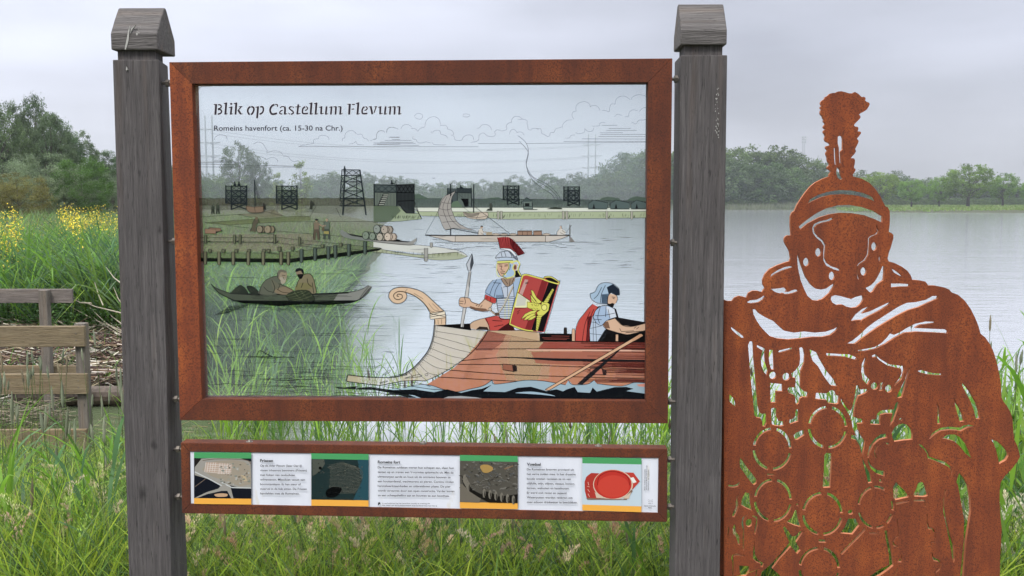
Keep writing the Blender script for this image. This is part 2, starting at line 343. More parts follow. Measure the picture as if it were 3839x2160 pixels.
def tree(kind, x, y, h, name, label, group=None, wide=1.0, var=None, z=None):
    cd, td = KINDS_T[kind][(random.randrange(99) if var is None else var) % len(KINDS_T[kind])]
    zz = float(height(np.array([x]), np.array([y]))[0]) if z is None else z
    r = empty(name, (x, y, zz-.02), label, 'bush' if 'bush' in name else 'tree', group); r.scale = (h*wide, h*wide, h); r.rotation_euler = (0, 0, random.uniform(0, 6.28))
    for nm, d in (('crown', cd), ('trunk', td)):
        c = bpy.data.objects.new(nm, d); COL.objects.link(c); c.parent = r
    return r
def tree_at(kind, u, vtop, Y, name, label, group=None, wide=1.0, var=None):
    p = aty(u, vtop, Y); zz = float(height(np.array([p.x]), np.array([Y]))[0])
    return tree(kind, p.x, Y, (p.z-zz)/.985, name, label, group, wide, var, zz)
# the wooded shore behind the pond
tops = [(-700, 600), (-560, 590), (-430, 600), (-300, 590), (-160, 610), (-40, 600), (60, 600), (160, 610), (260, 600), (360, 610), (450, 600), (560, 620), (640, 630), (705, 640), (755, 640), (800, 650), (1010, 655), (1060, 667), (1160, 655), (1205, 640), (1250, 632), (1300, 655), (1360, 634), (1410, 660), (1455, 650), (1500, 655), (1550, 668), (1600, 680), (1650, 676), (1705, 674), (1755, 668), (1810, 668), (1860, 670), (1905, 674), (1932, 652), (1985, 668), (2055, 640), (2095, 662), (2135, 648), (2180, 642), (2222, 652), (2262, 636), (2300, 620), (2335, 568), (2385, 548), (2440, 540), (2500, 545), (2560, 550), (2620, 548), (2680, 552), (2740, 534), (2790, 530), (2850, 556), (2910, 530), (2955, 545), (3000, 566), (3045, 585), (3090, 600), (3140, 640)]
for k, (u, v) in enumerate(tops):
    Y = 335+random.uniform(-4, 12); kd = 'tall' if v < 560 or k % 4 == 0 else ('loose' if k % 5 == 2 else 'wood')
    tree_at(kd, u, v+2, Y, 'shore_tree', 'tall tree in the hazy wood across the pond', 'trees of the wood across the pond', 1.25 if kd != 'tall' else 1.35)
k = 0; u = -700
while u < 3160:
    v = np.interp(u, [t[0] for t in tops], [t[1] for t in tops]); f = random.uniform(.18, .48)
    tree_at(random.choice(['wood', 'wood', 'bush', 'loose']), u, v+(782-v)*f, 322+random.uniform(-3, 5), 'shore_tree', 'lower tree in the hazy wood across the pond', 'lower trees of the wood across the pond', 1.3)
    u += random.uniform(32, 52)
u = -700
while u < 3170:
    tree_at('bush', u, 742+random.uniform(-14, 12), 316+random.uniform(-2, 2), 'shore_bush', 'low bush at the foot of the wood across the pond', 'bushes at the foot of the wood', 1.35); u += random.uniform(34, 55)
# single trees in the picture
tree_at('loose', 893, 512, 150, 'feathery_tree', 'tall feathery tree seen through the left of the glass, beside the twin pylon poles', wide=.72, var=1)
tree_at('loose', 958, 575, 152, 'feathery_tree', 'lower tree leaning against the tall feathery tree, seen through the glass', wide=.8, var=0)
tree_at('bush', 850, 640, 148, 'leafy_bush', 'broad bush under the tall feathery tree behind the glass', wide=1.3, var=0)
tree_at('sapling', 1127, 573, 62, 'young_tree', 'taller of two thin pale saplings seen through the glass', wide=1.1)
tree_at('sapling', 1035, 622, 66, 'young_tree', 'shorter of two thin pale saplings seen through the glass', wide=1.0)
for (u, v, Y, w, lab) in ((3300, 640, 300, 1.1, 'round park tree just right of the soldier helmet, partly behind it'), (3421, 667, 285, .95, 'small round park tree with two low trunks on the far lawn'),
        (3525, 660, 290, .8, 'slender park tree with a bare stem left of the big round tree'), (3636, 610, 280, 1.15, 'big round spreading park tree, largest on the far lawn'),
        (3765, 645, 284, .9, 'loose-crowned park tree right of the big round tree'), (3880, 668, 282, 1.0, 'round park tree cut by the right edge of the picture'), (4080, 650, 285, 1.0, 'round park tree beyond the right edge')):
    tree_at('round', u, v, Y, 'park_tree', lab, 'park trees on the far lawn', w)
for u in np.arange(3150, 4800, 42):
    uu = u+random.uniform(-12, 12); tree_at('wood', uu, 658+random.uniform(-14, 12)+(12 if u > 3420 else -10)+(14 if u > 3560 else 0), 392+random.uniform(-6, 14), 'distant_tree', 'distant tree in the hazy row behind the park trees', 'distant trees behind the park', 1.7)
for u in np.arange(3160, 4800, 26):
    tree_at('bush', u+random.uniform(-8, 8), 738+random.uniform(-6, 5), 352+random.uniform(-4, 6), 'hedge_bush', 'dark bush in the hedge behind the park trees', 'hedge bushes behind the park', 1.5)
# the tree belt on the left, nearer
for a in (('near', -40, 335, 78, 'left_tree', 'tall grey-green tree cut by the left edge of the picture', .8, 0), ('near', 45, 345, 84, 'left_tree', 'second tall grey-green tree from the left edge', .6, 1),
          ('near', 128, 318, 88, 'left_tree', 'highest pointed grey-green tree in the left tree belt', .55, 0), ('near', 180, 385, 80, 'left_tree', 'tree right of the pointed one in the left belt', .7, 1),
          ('near', 225, 415, 82, 'left_tree', 'tree with sky gaps in the middle of the left belt', .65, 0), ('near', 285, 462, 84, 'left_tree', 'lacy lower tree stepping down to the right in the left belt', .8, 1),
          ('near', 330, 560, 86, 'left_tree', 'small tree between the lacy tree and the wooden post', .9, 0), ('near', 392, 542, 88, 'left_tree', 'tree directly left of the left wooden post', 1.0, 1),
          ('near', 450, 570, 90, 'left_tree', 'tree half hidden behind the left wooden post', 1.0, 0), ('near', 530, 560, 95, 'left_tree', 'tree wholly behind the left wooden post', 1.0, 1), ('near', 610, 590, 110, 'left_tree', 'tree glimpsed behind the steel frame edge', .9, 0),
          ('near', -150, 340, 80, 'left_tree', 'tall tree just beyond the left edge', 1.0, 0), ('near', -300, 350, 80, 'left_tree', 'tall tree farther beyond the left edge', 1.0, 1),
          ('nearb', 302, 574, 62, 'green_bush', 'bright fresh green bush in front of the left tree belt', .95, 0), ('nearbrown', 62, 636, 58, 'brown_bush', 'yellow-brown bush at the far left of the meadow', 1.15, 0), ('nearbrown', -40, 650, 58, 'brown_bush', 'olive-brown bush cut by the left edge', 1.2, 0),
          ('nearwillow', 165, 560, 64, 'willow_bush', 'grey willow bush between the brown and the bright green bush', 1.2, 0), ('nearwillow', 5, 560, 68, 'willow_bush', 'grey willow bush behind the brown bush', 1.2, 0), ('nearwillow', 420, 640, 66, 'willow_bush', 'grey willow bush left of the wooden post', 1.1, 0),
          ('nearwillow', 235, 620, 62, 'willow_bush', 'low grey willow bush left of the bright green bush', 1.0, 0), ('nearwillow', 520, 640, 70, 'willow_bush', 'grey willow bush behind the wooden post', 1.2, 0), ('nearwillow', -190, 570, 66, 'willow_bush', 'grey willow bush beyond the left edge', 1.3, 0)):
    tree_at(a[0], a[1], a[2], a[3], a[4], a[5], 'left tree belt' if a[4] == 'left_tree' else None, a[6], a[7])
u = 650
while u < 1330:
    v = np.interp(u, [650, 760, 900, 1000, 1330], [665, 668, 672, 690, 722]); Y = np.interp(u, [650, 1330], [125, 215])
    tree_at(random.choice(['bush', 'wood']), u, v+random.uniform(-8, 14), Y, 'bank_tree', 'hazy low tree behind the left bank, seen through the glass', 'low trees behind the left bank', 1.1); u += random.uniform(34, 52)

# ================================================================== pylons, power lines, light mast
m, N, L, B = newmat('galvanised_steel'); B.inputs['Base Color'].default_value = (.33, .35, .37, 1); B.inputs['Roughness'].default_value = .55; M_GALV = m
def pylon(u, vt, vb, Y, ws, label):
    p = aty(u, vt, Y); b = empty('power_pylon', (p.x, Y, 0), label, 'pylon', 'tubular power pylons'); px = Y/FPX
    obj('pole', *tube((p.x, Y, 0), (p.x, Y, p.z), ws*px*.62, ws*px*.28, 10), M_GALV, b)
    for k, v in enumerate(vb):
        z = aty(u, v, Y).z; w = (24 if k == 0 else 30)*px*(1 if Y < 400 else .8)
        mb = MB(); mb.add(tube((p.x-w, Y, z+.15*w), (p.x+w, Y, z+.15*w), .16, .16, 6)).add(tube((p.x-w, Y, z+.15*w), (p.x, Y, z-.12*w), .13, .13, 6)).add(tube((p.x+w, Y, z+.15*w), (p.x, Y, z-.12*w), .13, .13, 6))
        mb.build('cross_arm', M_GALV, b)
pylon(768, 434, (487, 538, 588, 610), 380, 8, 'left one of the left pair of pylon poles, seen through the glass')
pylon(794, 433, (486, 538, 588, 610), 384, 8, 'right one of the left pair of pylon poles, seen through the glass')
pylon(2206, 503, (545, 588, 631), 520, 6.5, 'left one of the right pair of pylon poles, seen through the glass')
pylon(2233, 503, (544, 587, 630), 524, 6.5, 'right one of the right pair of pylon poles, seen through the glass')
m, N, L, B = newmat('cable'); B.inputs['Base Color'].default_value = (.08, .085, .095, 1); M_CABLE = m
for k, (va, vm, vb_) in enumerate(((487, 560, 545), (500, 566, 549), (538, 606, 588), (550, 612, 592), (588, 652, 631))):
    a, b_ = aty(790, va, 382), aty(2206, vb_, 520); mid = aty(1640, vm, 455); mb = MB(); last = None; n = 24
    for i in range(n+1):
        t = i/n; tm = .585; q = a*((t-tm)*(t-1)/(tm))+mid*(t*(t-1)/(tm*(tm-1)))+b_*(t*(t-tm)/(1-tm))
        if last is not None: mb.add(tube(last, q, .055, .055, 4))
        last = q
    tag(mb.build('power_line', M_CABLE, loc=tuple(a)), ['highest', 'second highest', 'middle', 'second lowest', 'lowest'][k]+' power line strung between the two pylon pairs', 'cable', 'power lines')
p = aty(3014, 512, 420); mast = empty('light_mast', (p.x, 420, 0), 'thin lattice floodlight mast above the trees left of the soldier plume', 'floodlight')
mb = MB(); q = 420/FPX
for sx_ in (-1, 1):
    for sy in (-1, 1): mb.add(tube((p.x+sx_*.75, 420+sy*.75, 0), (p.x+sx_*.4, 420+sy*.4, p.z-3), .10, .08, 5))
for k in range(16):
    z0, z1 = p.z-3-k*1.4, p.z-3-(k+1)*1.4; w = .42+.012*k
    mb.add(tube((p.x-w, 420-w, z0), (p.x+w, 420-w, z1), .05, .05, 4)).add(tube((p.x+w, 420-w, z0), (p.x-w, 420-w, z1), .05, .05, 4))
mb.build('lattice', M_GALV, mast)
for r_ in range(3):
    for c_ in range(3): obj('floodlight', *boxvf((p.x-1.0+c_*.7, 419.6, p.z-2.9+r_*1.05), (.52, 0, 0), (0, .3, 0), (0, 0, .75)), M_GALV, mast)
# ================================================================== grasses and reeds
def blades(B_, h, w, az, lean, curl, segs, c0, c1, tw=None, fold=0):
    """curved tapering leaves; all arguments arrays of n"""
    n = len(B_); t = np.linspace(0, 1, segs+1); g = rng
    dx, dy = np.cos(az), np.sin(az); tw = g.uniform(0, np.pi, n) if tw is None else tw
    sxv, syv = np.cos(tw), np.sin(tw)
    hx = lean[:, None]*t+curl[:, None]*t**2.2
    zz = t*np.sqrt(np.clip(1-(hx*.75)**2, .05, 1))
    cx = B_[:, 0, None]+dx[:, None]*hx*h[:, None]; cyy = B_[:, 1, None]+dy[:, None]*hx*h[:, None]; cz = B_[:, 2, None]+zz*h[:, None]
    wd = (w[:, None]*np.minimum(1, .35+2.6*t)*(1-t**2.4)**.9)/2; wd[:, -1] = w*.02
    L_ = np.stack([cx-sxv[:, None]*wd, cyy-syv[:, None]*wd, cz], -1); R_ = np.stack([cx+sxv[:, None]*wd, cyy+syv[:, None]*wd, cz+wd*fold], -1)
    V = np.stack([L_, R_], 2).reshape(n, -1, 3); k = (segs+1)*2
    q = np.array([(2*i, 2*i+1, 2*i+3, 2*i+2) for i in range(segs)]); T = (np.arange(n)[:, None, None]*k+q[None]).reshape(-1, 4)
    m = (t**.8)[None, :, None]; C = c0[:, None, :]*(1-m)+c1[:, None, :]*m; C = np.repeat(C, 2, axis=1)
    return V.reshape(-1, 3), T, C.reshape(-1, 3)
class NB:
    def __init__(s): s.V = []; s.T = []; s.C = []; s.n = 0
    def add(s, V, T, C): s.V.append(V); s.T.append(T+s.n); s.C.append(C); s.n += len(V)
    def build(s, name, mat, label, cat, loc=None):
        if loc is None: loc = (0, 0, 0)
        return tag(npobj(name, np.concatenate(s.V), np.concatenate(s.T), mat, cols=np.concatenate(s.C), loc=loc), label, cat, kind='stuff')
U = rng.uniform
def pal(n, cols, jit=.22):
    cols = np.array(cols); k = rng.integers(0, len(cols), n); return cols[k]*U(1-jit, 1+jit, (n, 1))*U(.94, 1.06, (n, 3))
def on_ground(x, y): return np.stack([x, y, height(x, y)], -1)
GR = [(.15, .27, .034), (.25, .38, .045), (.10, .20, .032), (.32, .43, .06), (.17, .29, .065), (.06, .13, .028)]
GRB = [(.09, .16, .07), (.075, .145, .055), (.12, .20, .085)]
DRYC = [(.30, .25, .15), (.24, .19, .11), (.36, .31, .21)]
def wedge(n, y0, y1, m=1.18, pw=1.0, lo=-1, hi=1):
    y = y0+(y1-y0)*U(0, 1, n)**pw; x = y*1919.5/FPX*m*U(lo, hi, n); return x, y
def capped(H, P_, cap):
    "meadow height falls off towards the water"
    v = U(cap[0], cap[1], len(H)); return np.clip(np.minimum(H, 1.6-(v-762)/FPX*P_[:, 1]-P_[:, 2]), .06, None)
def grass(nb, n, y0, y1, h0, h1, w0, w1, cols, segs=4, lean=(.05, .5), curl=(.0, .6), pw=1.0, m=1.2, lo=-1, hi=1, keep=None, cap=None):
    x, y = wedge(n, y0, y1, m, pw, lo, hi); P_ = on_ground(x, y)
    k = P_[:, 2] > WZ+.01
    if keep is not None: k &= keep(x, y)
    P_ = P_[k]; n = len(P_); c = pal(n, cols); H = U(h0, h1, n)
    if cap: H = capped(H, P_, cap)
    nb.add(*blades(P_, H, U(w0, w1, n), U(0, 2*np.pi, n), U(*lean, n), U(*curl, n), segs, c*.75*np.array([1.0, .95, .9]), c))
# turf and tall grass in front of the water
nb = NB(); grass(nb, 24000, 2.6, 9.2, .10, .28, .003, .006, GR, 3, pw=.9)
nb.build('meadow_turf', M_BLADE, 'dense short green grass on the near shore under the boards', 'grass')
nb = NB()
grass(nb, 17000, 3.0, 8.9, .32, .62, .004, .009, GR+GRB, 5, (.03, .4), (.1, .7), lo=-.62, hi=1, cap=(1665, 1980))
grass(nb, 6000, 3.0, 8.9, .28, .62, .004, .009, GR+GRB, 5, (.03, .4), (.1, .7), lo=-1, hi=-.6, cap=(1640, 2000))
grass(nb, 3800, 3.0, 4.6, .40, .70, .004, .010, GR, 6, (.03, .3), (.1, .8), cap=(1660, 2050))
grass(nb, 3200, 3.2, 6.5, .45, .80, .004, .009, GR+GRB, 5, (.02, .3), (.1, .6), lo=-1, hi=-.55, cap=(1600, 2000))
grass(nb, 3600, 2.95, 3.8, .30, .62, .005, .011, [(.30, .46, .05), (.38, .52, .07), (.21, .36, .05), (.16, .29, .07)], 6, (.02, .3), (.1, .6), cap=(1900, 2120))
grass(nb, 2200, 3.0, 4.6, .30, .72, .005, .011, [(.30, .46, .05), (.38, .52, .07), (.21, .36, .05), (.16, .29, .07)], 6, (.02, .3), (.1, .6), cap=(1680, 2050), lo=-1.1, hi=-.7)
grass(nb, 900, 3.2, 8.0, .4, .75, .002, .004, DRYC, 5, (.02, .4), (.0, .5), cap=(1600, 1850))
nb.build('tall_grass', M_BLADE, 'tall loose green meadow grass at the foot of the boards', 'grass')
# reed plants: a stem with long leaves up its sides
def reeds(nb, X, Y_, h0, h1, nl, lw, cols, stemw=.005, leaf=(.28, .5), lean=.12, cap=None):
    P_ = on_ground(X, Y_); P_[:, 2] = np.maximum(P_[:, 2], WZ-.1); n = len(P_); H = U(h0, h1, n); H = capped(H, P_, cap) if cap else H; az = U(0, 2*np.pi, n); ln = U(0, lean, n); c = pal(n, cols)
    nb.add(*blades(P_, H, np.full(n, stemw)*2, az, ln, ln*0+.03, 3, c*.8, c*.95))
    for i in range(nl):
        t = np.clip((i+.6)/(nl+.3)+U(-.06, .06, n), .05, .98); q = P_.copy()
        q[:, 0] += np.cos(az)*ln*H*t; q[:, 1] += np.sin(az)*ln*H*t; q[:, 2] += H*t*.98
        cc = c*U(.85, 1.15, (n, 1)); L_ = H*U(*leaf, n)*(1.1-.45*t); a2 = U(0, 2*np.pi, n)
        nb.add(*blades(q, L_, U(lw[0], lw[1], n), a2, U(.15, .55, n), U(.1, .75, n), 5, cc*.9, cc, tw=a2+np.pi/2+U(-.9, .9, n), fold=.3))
RD = [(.14, .28, .030), (.20, .36, .040), (.095, .20, .06), (.13, .24, .10), (.26, .42, .05)]
nb = NB()
for (n, lo, hi, y0, y1, h0, h1, w, cap) in ((190, -.56, .78, 6.9, 8.6, .7, 1.2, (.010, .020), (1290, 1560)), (110, .0, .78, 6.6, 8.4, .7, 1.1, (.010, .022), (1330, 1560)),
        (60, -.60, -.30, 6.8, 8.6, 1.1, 1.6, (.010, .018), (1080, 1430)), (26, -.42, -.2, 7, 8.6, 1.0, 1.5, (.009, .015), (1150, 1400)), (70, -.15, .78, 7, 8.6, .9, 1.3, (.009, .015), (1230, 1500)), (190, .78, 1.3, 6.0, 8.6, 1.0, 1.4, (.012, .024), (1300, 1600))):
    x, y = wedge(n, y0, y1, 1, 1, lo, hi); reeds(nb, x, y, h0, h1, 6, w, RD, cap=cap)
nb.build('shore_reeds', M_BLADE, 'green reeds along the water edge behind the boards', 'reeds')
nb = NB()
for (n, lo, hi, y0, y1, h0, h1, w, cap) in ((34, -1.05, -.78, 3.2, 4.6, .6, .95, (.010, .022), (1640, 1900)), (26, -.80, -.70, 3.4, 5.2, .6, .9, (.008, .017), (1560, 1800)), (26, -.5, .3, 3.1, 4.6, .42, .66, (.008, .016), (1850, 2000)), (40, .15, .62, 3.0, 4.6, .45, .72, (.010, .020), (1800, 2000)), (70, .62, .98, 3.1, 5.4, .6, 1.0, (.012, .026), (1500, 1900)), (70, .90, 1.25, 3.4, 5.0, .75, 1.12, (.012, .026), (1260, 1700))):
    x, y = wedge(n, y0, y1, 1, 1, lo, hi); reeds(nb, x, y, h0, h1, 5, w, RD, .004, (.4, .75), .2, cap=cap)
nb.build('reed_plants', M_BLADE, 'broad-leaved young reeds standing among the near grass', 'reeds')
# seed heads
def panicles(nb, n, lo, hi, y0, y1, v0, v1, cols, ns=80, L0=.085, spread=.020):
    x, y = wedge(n, y0, y1, 1, 1, lo, hi); z = 1.6-(U(v0, v1, n)-762)/FPX*y; k = z > height(x, y)+.12; x, y, z = x[k], y[k], z[k]; n = len(x)
    az = U(0, 2*np.pi, n); Ld = U(.6, 1.35, n)*L0; c = pal(n, cols, .22); P_ = on_ground(x, y); H = z-P_[:, 2]+.02
    nb.add(*blades(P_, H, np.full(n, .0028), az, np.full(n, .03), np.full(n, .0), 3, np.tile((.11, .16, .05), (n, 1)), np.tile((.20, .20, .09), (n, 1))))
    x = x+np.cos(az)*H*.03; y = y+np.sin(az)*H*.03
    k = np.repeat(np.arange(n), ns); m_ = len(k); t = U(0, 1, m_); r = spread*np.sin(np.pi*np.clip(t*.85+.12, 0, 1))*U(.1, 1, m_)*U(.6, 1.4, n)[k]; a = U(0, 2*np.pi, m_)
    px = x[k]+np.cos(az[k])*Ld[k]*t**2*.6+np.cos(a)*r; py = y[k]+np.sin(az[k])*Ld[k]*t**2*.6+np.sin(a)*r; pz = z[k]+Ld[k]*t*(1-.35*t)+U(-.003, .003, m_)
    s = U(.0024, .0042, m_)[:, None]; d = np.stack([np.cos(a)*.5, np.sin(a)*.5, np.ones(m_)], -1); e = np.stack([-np.sin(a), np.cos(a), U(-.4, .4, m_)], -1); P_ = np.stack([px, py, pz], -1)
    V = np.stack([P_-d*s*1.5, P_+e*s*.6, P_+d*s*1.8, P_-e*s*.6], 1).reshape(-1, 3); C = np.repeat(c[k]*U(.7, 1.3, (m_, 1)), 4, 0)
    nb.add(V, np.arange(m_*4).reshape(-1, 4), C)
PK = [(.56, .44, .26), (.60, .50, .32), (.50, .34, .22), (.62, .52, .36), (.46, .42, .18), (.50, .36, .25)]
nb = NB(); panicles(nb, 200, -.74, -.15, 2.95, 4.0, 1920, 2220, PK); panicles(nb, 80, -.2, .30, 2.95, 3.9, 1980, 2240, PK); panicles(nb, 30, .3, .62, 2.95, 4.0, 1950, 2200, PK); panicles(nb, 60, .62, .86, 3.1, 4.4, 1800, 2200, PK); panicles(nb, 180, .82, 1.15, 3.2, 4.4, 1900, 2200, [(.60, .56, .40), (.66, .62, .48)], 110, .11, .028)
panicles(nb, 70, -1.05, -.72, 3.0, 4.6, 1780, 2200, [(.46, .42, .24), (.52, .40, .27), (.40, .42, .20)], 60, .1, .02); panicles(nb, 420, -1.05, .8, 3.1, 4.4, 1900, 2200, [(.36, .50, .10), (.32, .46, .10)], 50, .10, .03)
nb.build('fog_grass_heads', M_HEAD, 'pinkish beige feathery seed heads among the near grass', 'grass heads')
nb = NB()
def fox(n, lo, hi, y0, y1, z0, z1, cols, L0, r0):
    x, y = wedge(n, y0, y1, 1, 1, lo, hi); G = on_ground(x, y)
    for i in range(n):
        a = random.uniform(0, 6.28); ln = random.uniform(.02, .22); b = Vector(G[i]); top = Vector((b.x+math.cos(a)*ln*.5, b.y+math.sin(a)*ln*.3, random.uniform(z0, z1)))
        d = (top-b).normalized(); col = np.array(random.choice(cols))*random.uniform(.8, 1.2); Lh = L0*random.uniform(.6, 1.4)
        vs, fs = tube(b, top, .0016, .0013, 4); nb.add(np.array([tuple(q) for q in vs]), np.array([f for f in fs if len(f) == 4][:4]), np.tile((.12, .17, .06), (len(vs), 1)))
        rs = [.3, .95, 1, .9, .65, .15]; V = []; side = d.orthogonal().normalized(); s2 = d.cross(side)
        for j, r in enumerate(rs):
            c_ = top+d*Lh*j/5
            for q in range(6): V.append(tuple(c_+(side*math.cos(q*math.pi/3)+s2*math.sin(q*math.pi/3))*r0*r*random.uniform(.8, 1.2)))
        T = [(j*6+q, j*6+(q+1) % 6, (j+1)*6+(q+1) % 6, (j+1)*6+q) for j in range(5) for q in range(6)]
        nb.add(np.array(V), np.array(T), np.tile(col, (len(V), 1))*U(.8, 1.2, (len(V), 1)))
FX = [(.26, .29, .20), (.32, .34, .24), (.30, .25, .17), (.22, .24, .16)]
fox(60, -1.05, -.75, 3.3, 5.5, .35, .78, FX, .10, .0065); fox(70, -.72, .6, 3.1, 5.0, .15, .45, FX, .07, .0055); fox(46, .62, 1.1, 3.2, 5.2, .3, .95, FX, .08, .006); fox(30, -.3, .6, 6.2, 7.6, .0, .35, [(.16, .12, .08), (.12, .09, .06)], .09, .009)
nb.build('foxtail_grass', M_HEAD, 'thin stems with narrow grey-green spikes above the near grass', 'grass heads')
# leafy herbs
nb = NB()
def herbs(n, lo, hi, y0, y1, zt, cols, ls=(.008, .016), rad=.16):
    x, y = wedge(n, y0, y1, 1, 1, lo, hi); P_ = on_ground(x, y); c = pal(n, cols); m_ = n*46; k = np.repeat(np.arange(n), 46)
    a = U(0, 2*np.pi, m_); r = rad*U(0, 1, m_)**.6; q = P_[k]+np.stack([np.cos(a)*r, np.sin(a)*r, U(.03, 1, m_)*U(.6, 1.1, n)[k]*zt], -1)
    b = U(0, 2*np.pi, m_); d = np.stack([np.cos(b), np.sin(b), U(-.1, .7, m_)], -1); d /= np.linalg.norm(d, axis=1)[:, None]; e = np.cross(d, np.stack([U(-.5, .5, m_), U(-.5, .5, m_), np.ones(m_)], -1)); e /= np.linalg.norm(e, axis=1)[:, None]
    s = U(*ls, m_)[:, None]; V = np.stack([q, q+d*s+e*s*.4, q+d*s*2, q+d*s-e*s*.4], 1).reshape(-1, 3)
    nb.add(V, np.arange(m_*4).reshape(-1, 4), np.repeat(c[k]*U(.75, 1.25, (m_, 1)), 4, 0))
HB = [(.075, .15, .035), (.055, .12, .035), (.10, .18, .04), (.16, .21, .04)]
herbs(260, -.2, .7, 3.1, 5.2, .36, HB); herbs(260, -.75, .1, 3.1, 5.2, .30, HB, (.005, .010)); herbs(80, -1.1, -.7, 3.2, 5.4, .4, HB); herbs(100, .6, 1.2, 3.1, 5.2, .4, HB, (.006, .012))
nb.build('leafy_herbs', M_BLADE, 'low leafy vetch and other herbs between the grass stems', 'herbs')

# ------------------------------------------------------------------ the left bank
nb = NB()
lb = lambda x, y: (sdist(x, y, bank) > .0)
def bankgrass(n, x0, x1, y0, y1, h0, h1, w0, w1, cols, keep=lb, segs=5, lean=(.03, .45), curl=(.1, .7), pw=1):
    x = U(x0, x1, n); y = y0+(y1-y0)*U(0, 1, n)**pw; k = keep(x, y); x, y = x[k], y[k]; n = len(x)
    if not n: print('EMPTY', x0, y0); return
    P_ = on_ground(x, y); pn = (wob(x, y, 1.9, 2)+wob(x, y, 4.3, 5))[:, None]; c = pal(n, cols)*(1+.22*pn)*(1+np.array([.18, 0, -.1])*wob(x, y, 1.1, 9)[:, None])
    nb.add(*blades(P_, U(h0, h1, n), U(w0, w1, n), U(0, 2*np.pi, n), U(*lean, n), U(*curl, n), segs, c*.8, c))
BK = [(.09, .20, .035), (.13, .27, .04), (.07, .15, .055), (.09, .17, .085), (.17, .30, .045)]
edge = lambda x, y: (y-sdist(x, y, bank)*.0 > 12.3)&(sdist(x, y, bank) > .15)&(sdist(x, y, bank) < 8)
bankgrass(4200, -9, -1.5, 12.2, 20, .7, 1.35, .020, .044, BK, edge, lean=(.05, .6), curl=(.2, .9))
bankgrass(3500, -9, -1.5, 12.2, 20, .8, 1.3, .008, .018, BK, edge)
bankgrass(1500, -9.3, -5.1, 12.0, 17, 1.1, 1.6, .022, .048, [(.07, .15, .06), (.10, .21, .05), (.13, .27, .04)], edge)
bankgrass(9000, -14, 0, 17, 46, .7, 1.3, .016, .035, BK, lambda x, y: (sdist(x, y, bank) > .2)&(sdist(x, y, bank) < 6), 4)
bankgrass(2600, -14, -1, 17, 46, 1.2, 1.7, .02, .04, [(.10, .14, .08), (.14, .16, .10)], lambda x, y: (sdist(x, y, bank) > .1)&(sdist(x, y, bank) < 4), 4)
bankgrass(900, -8, -2, 10.2, 12.6, .2, .6, .006, .012, BK)
def bankherbs(n, x0, x1, y0, y1, zt, cols, ls, rad, keep):
    x = U(x0, x1, n); y = U(y0, y1, n); q_ = keep(x, y); x, y = x[q_], y[q_]; n = len(x); P_ = on_ground(x, y); c = pal(n, cols, .3); k = np.repeat(np.arange(n), 60); m_ = len(k)
    a = U(0, 2*np.pi, m_); r = rad*U(0, 1, m_)**.6; q = P_[k]+np.stack([np.cos(a)*r, np.sin(a)*r, U(.03, 1, m_)*U(.6, 1.1, n)[k]*zt], -1)
    b = U(0, 2*np.pi, m_); d = np.stack([np.cos(b), np.sin(b), U(-.3, .6, m_)], -1); d /= np.linalg.norm(d, axis=1)[:, None]; e = np.cross(d, np.stack([U(-.5, .5, m_), U(-.5, .5, m_), np.ones(m_)], -1)); e /= np.linalg.norm(e, axis=1)[:, None]
    s = U(*ls, m_)[:, None]; V = np.stack([q, q+d*s+e*s*.5, q+d*s*2, q+d*s-e*s*.5], 1).reshape(-1, 3); nb.add(V, np.arange(m_*4).reshape(-1, 4), np.repeat(c[k]*U(.7, 1.3, (m_, 1)), 4, 0))
bankherbs(420, -9, -4.4, 12.0, 13.2, .55, [(.04, .09, .025), (.06, .13, .03), (.03, .07, .02)], (.018, .036), .28, lb)
bankherbs(260, -12, -4, 13, 22, 1.15, [(.10, .18, .04), (.07, .14, .035), (.16, .24, .05)], (.018, .036), .35, lb)
inner = lambda x, y: (sdist(x, y, bank) > .03)&(x > -y*.36)&(y < 30)
bankgrass(15000, -4.6, -1.2, 10.3, 15, .3, .75, .006, .016, [(.022, .055, .026), (.035, .08, .036), (.05, .105, .04), (.03, .065, .042)], inner, 4)
bankgrass(12000, -9, -1.2, 15, 30, .5, .95, .012, .026, [(.022, .055, .026), (.035, .08, .036), (.05, .105, .04), (.03, .065, .042)], inner, 4)
bankgrass(900, -7.4, -4.9, 12.3, 15.5, 1.1, 1.65, .022, .045, [(.055, .12, .06), (.07, .14, .075), (.10, .20, .05)], lambda x, y: (x/y > -.47)&(x/y < -.36)&lb(x, y), 6, (.05, .6), (.2, .9))
nb.build('bank_reeds', M_BLADE, 'tall blue-green reeds and grass on the left bank above the ditch', 'reeds')
nb = NB()
mdw = lambda x, y: (sdist(x, y, bank) > 5)&(x > -y*.75)
bankgrass(20000, -45, 2, 16, 75, .35, .75, .02, .05, [(.13, .24, .05), (.16, .27, .055), (.10, .20, .05), (.19, .26, .08)], mdw, 3, pw=1.1)
bankgrass(5000, -45, -2, 16, 60, .6, .95, .012, .03, [(.20, .22, .11), (.16, .19, .08)], mdw, 3)
nb.build('bank_meadow', M_BLADE, 'green meadow grass behind the reeds on the left', 'grass')
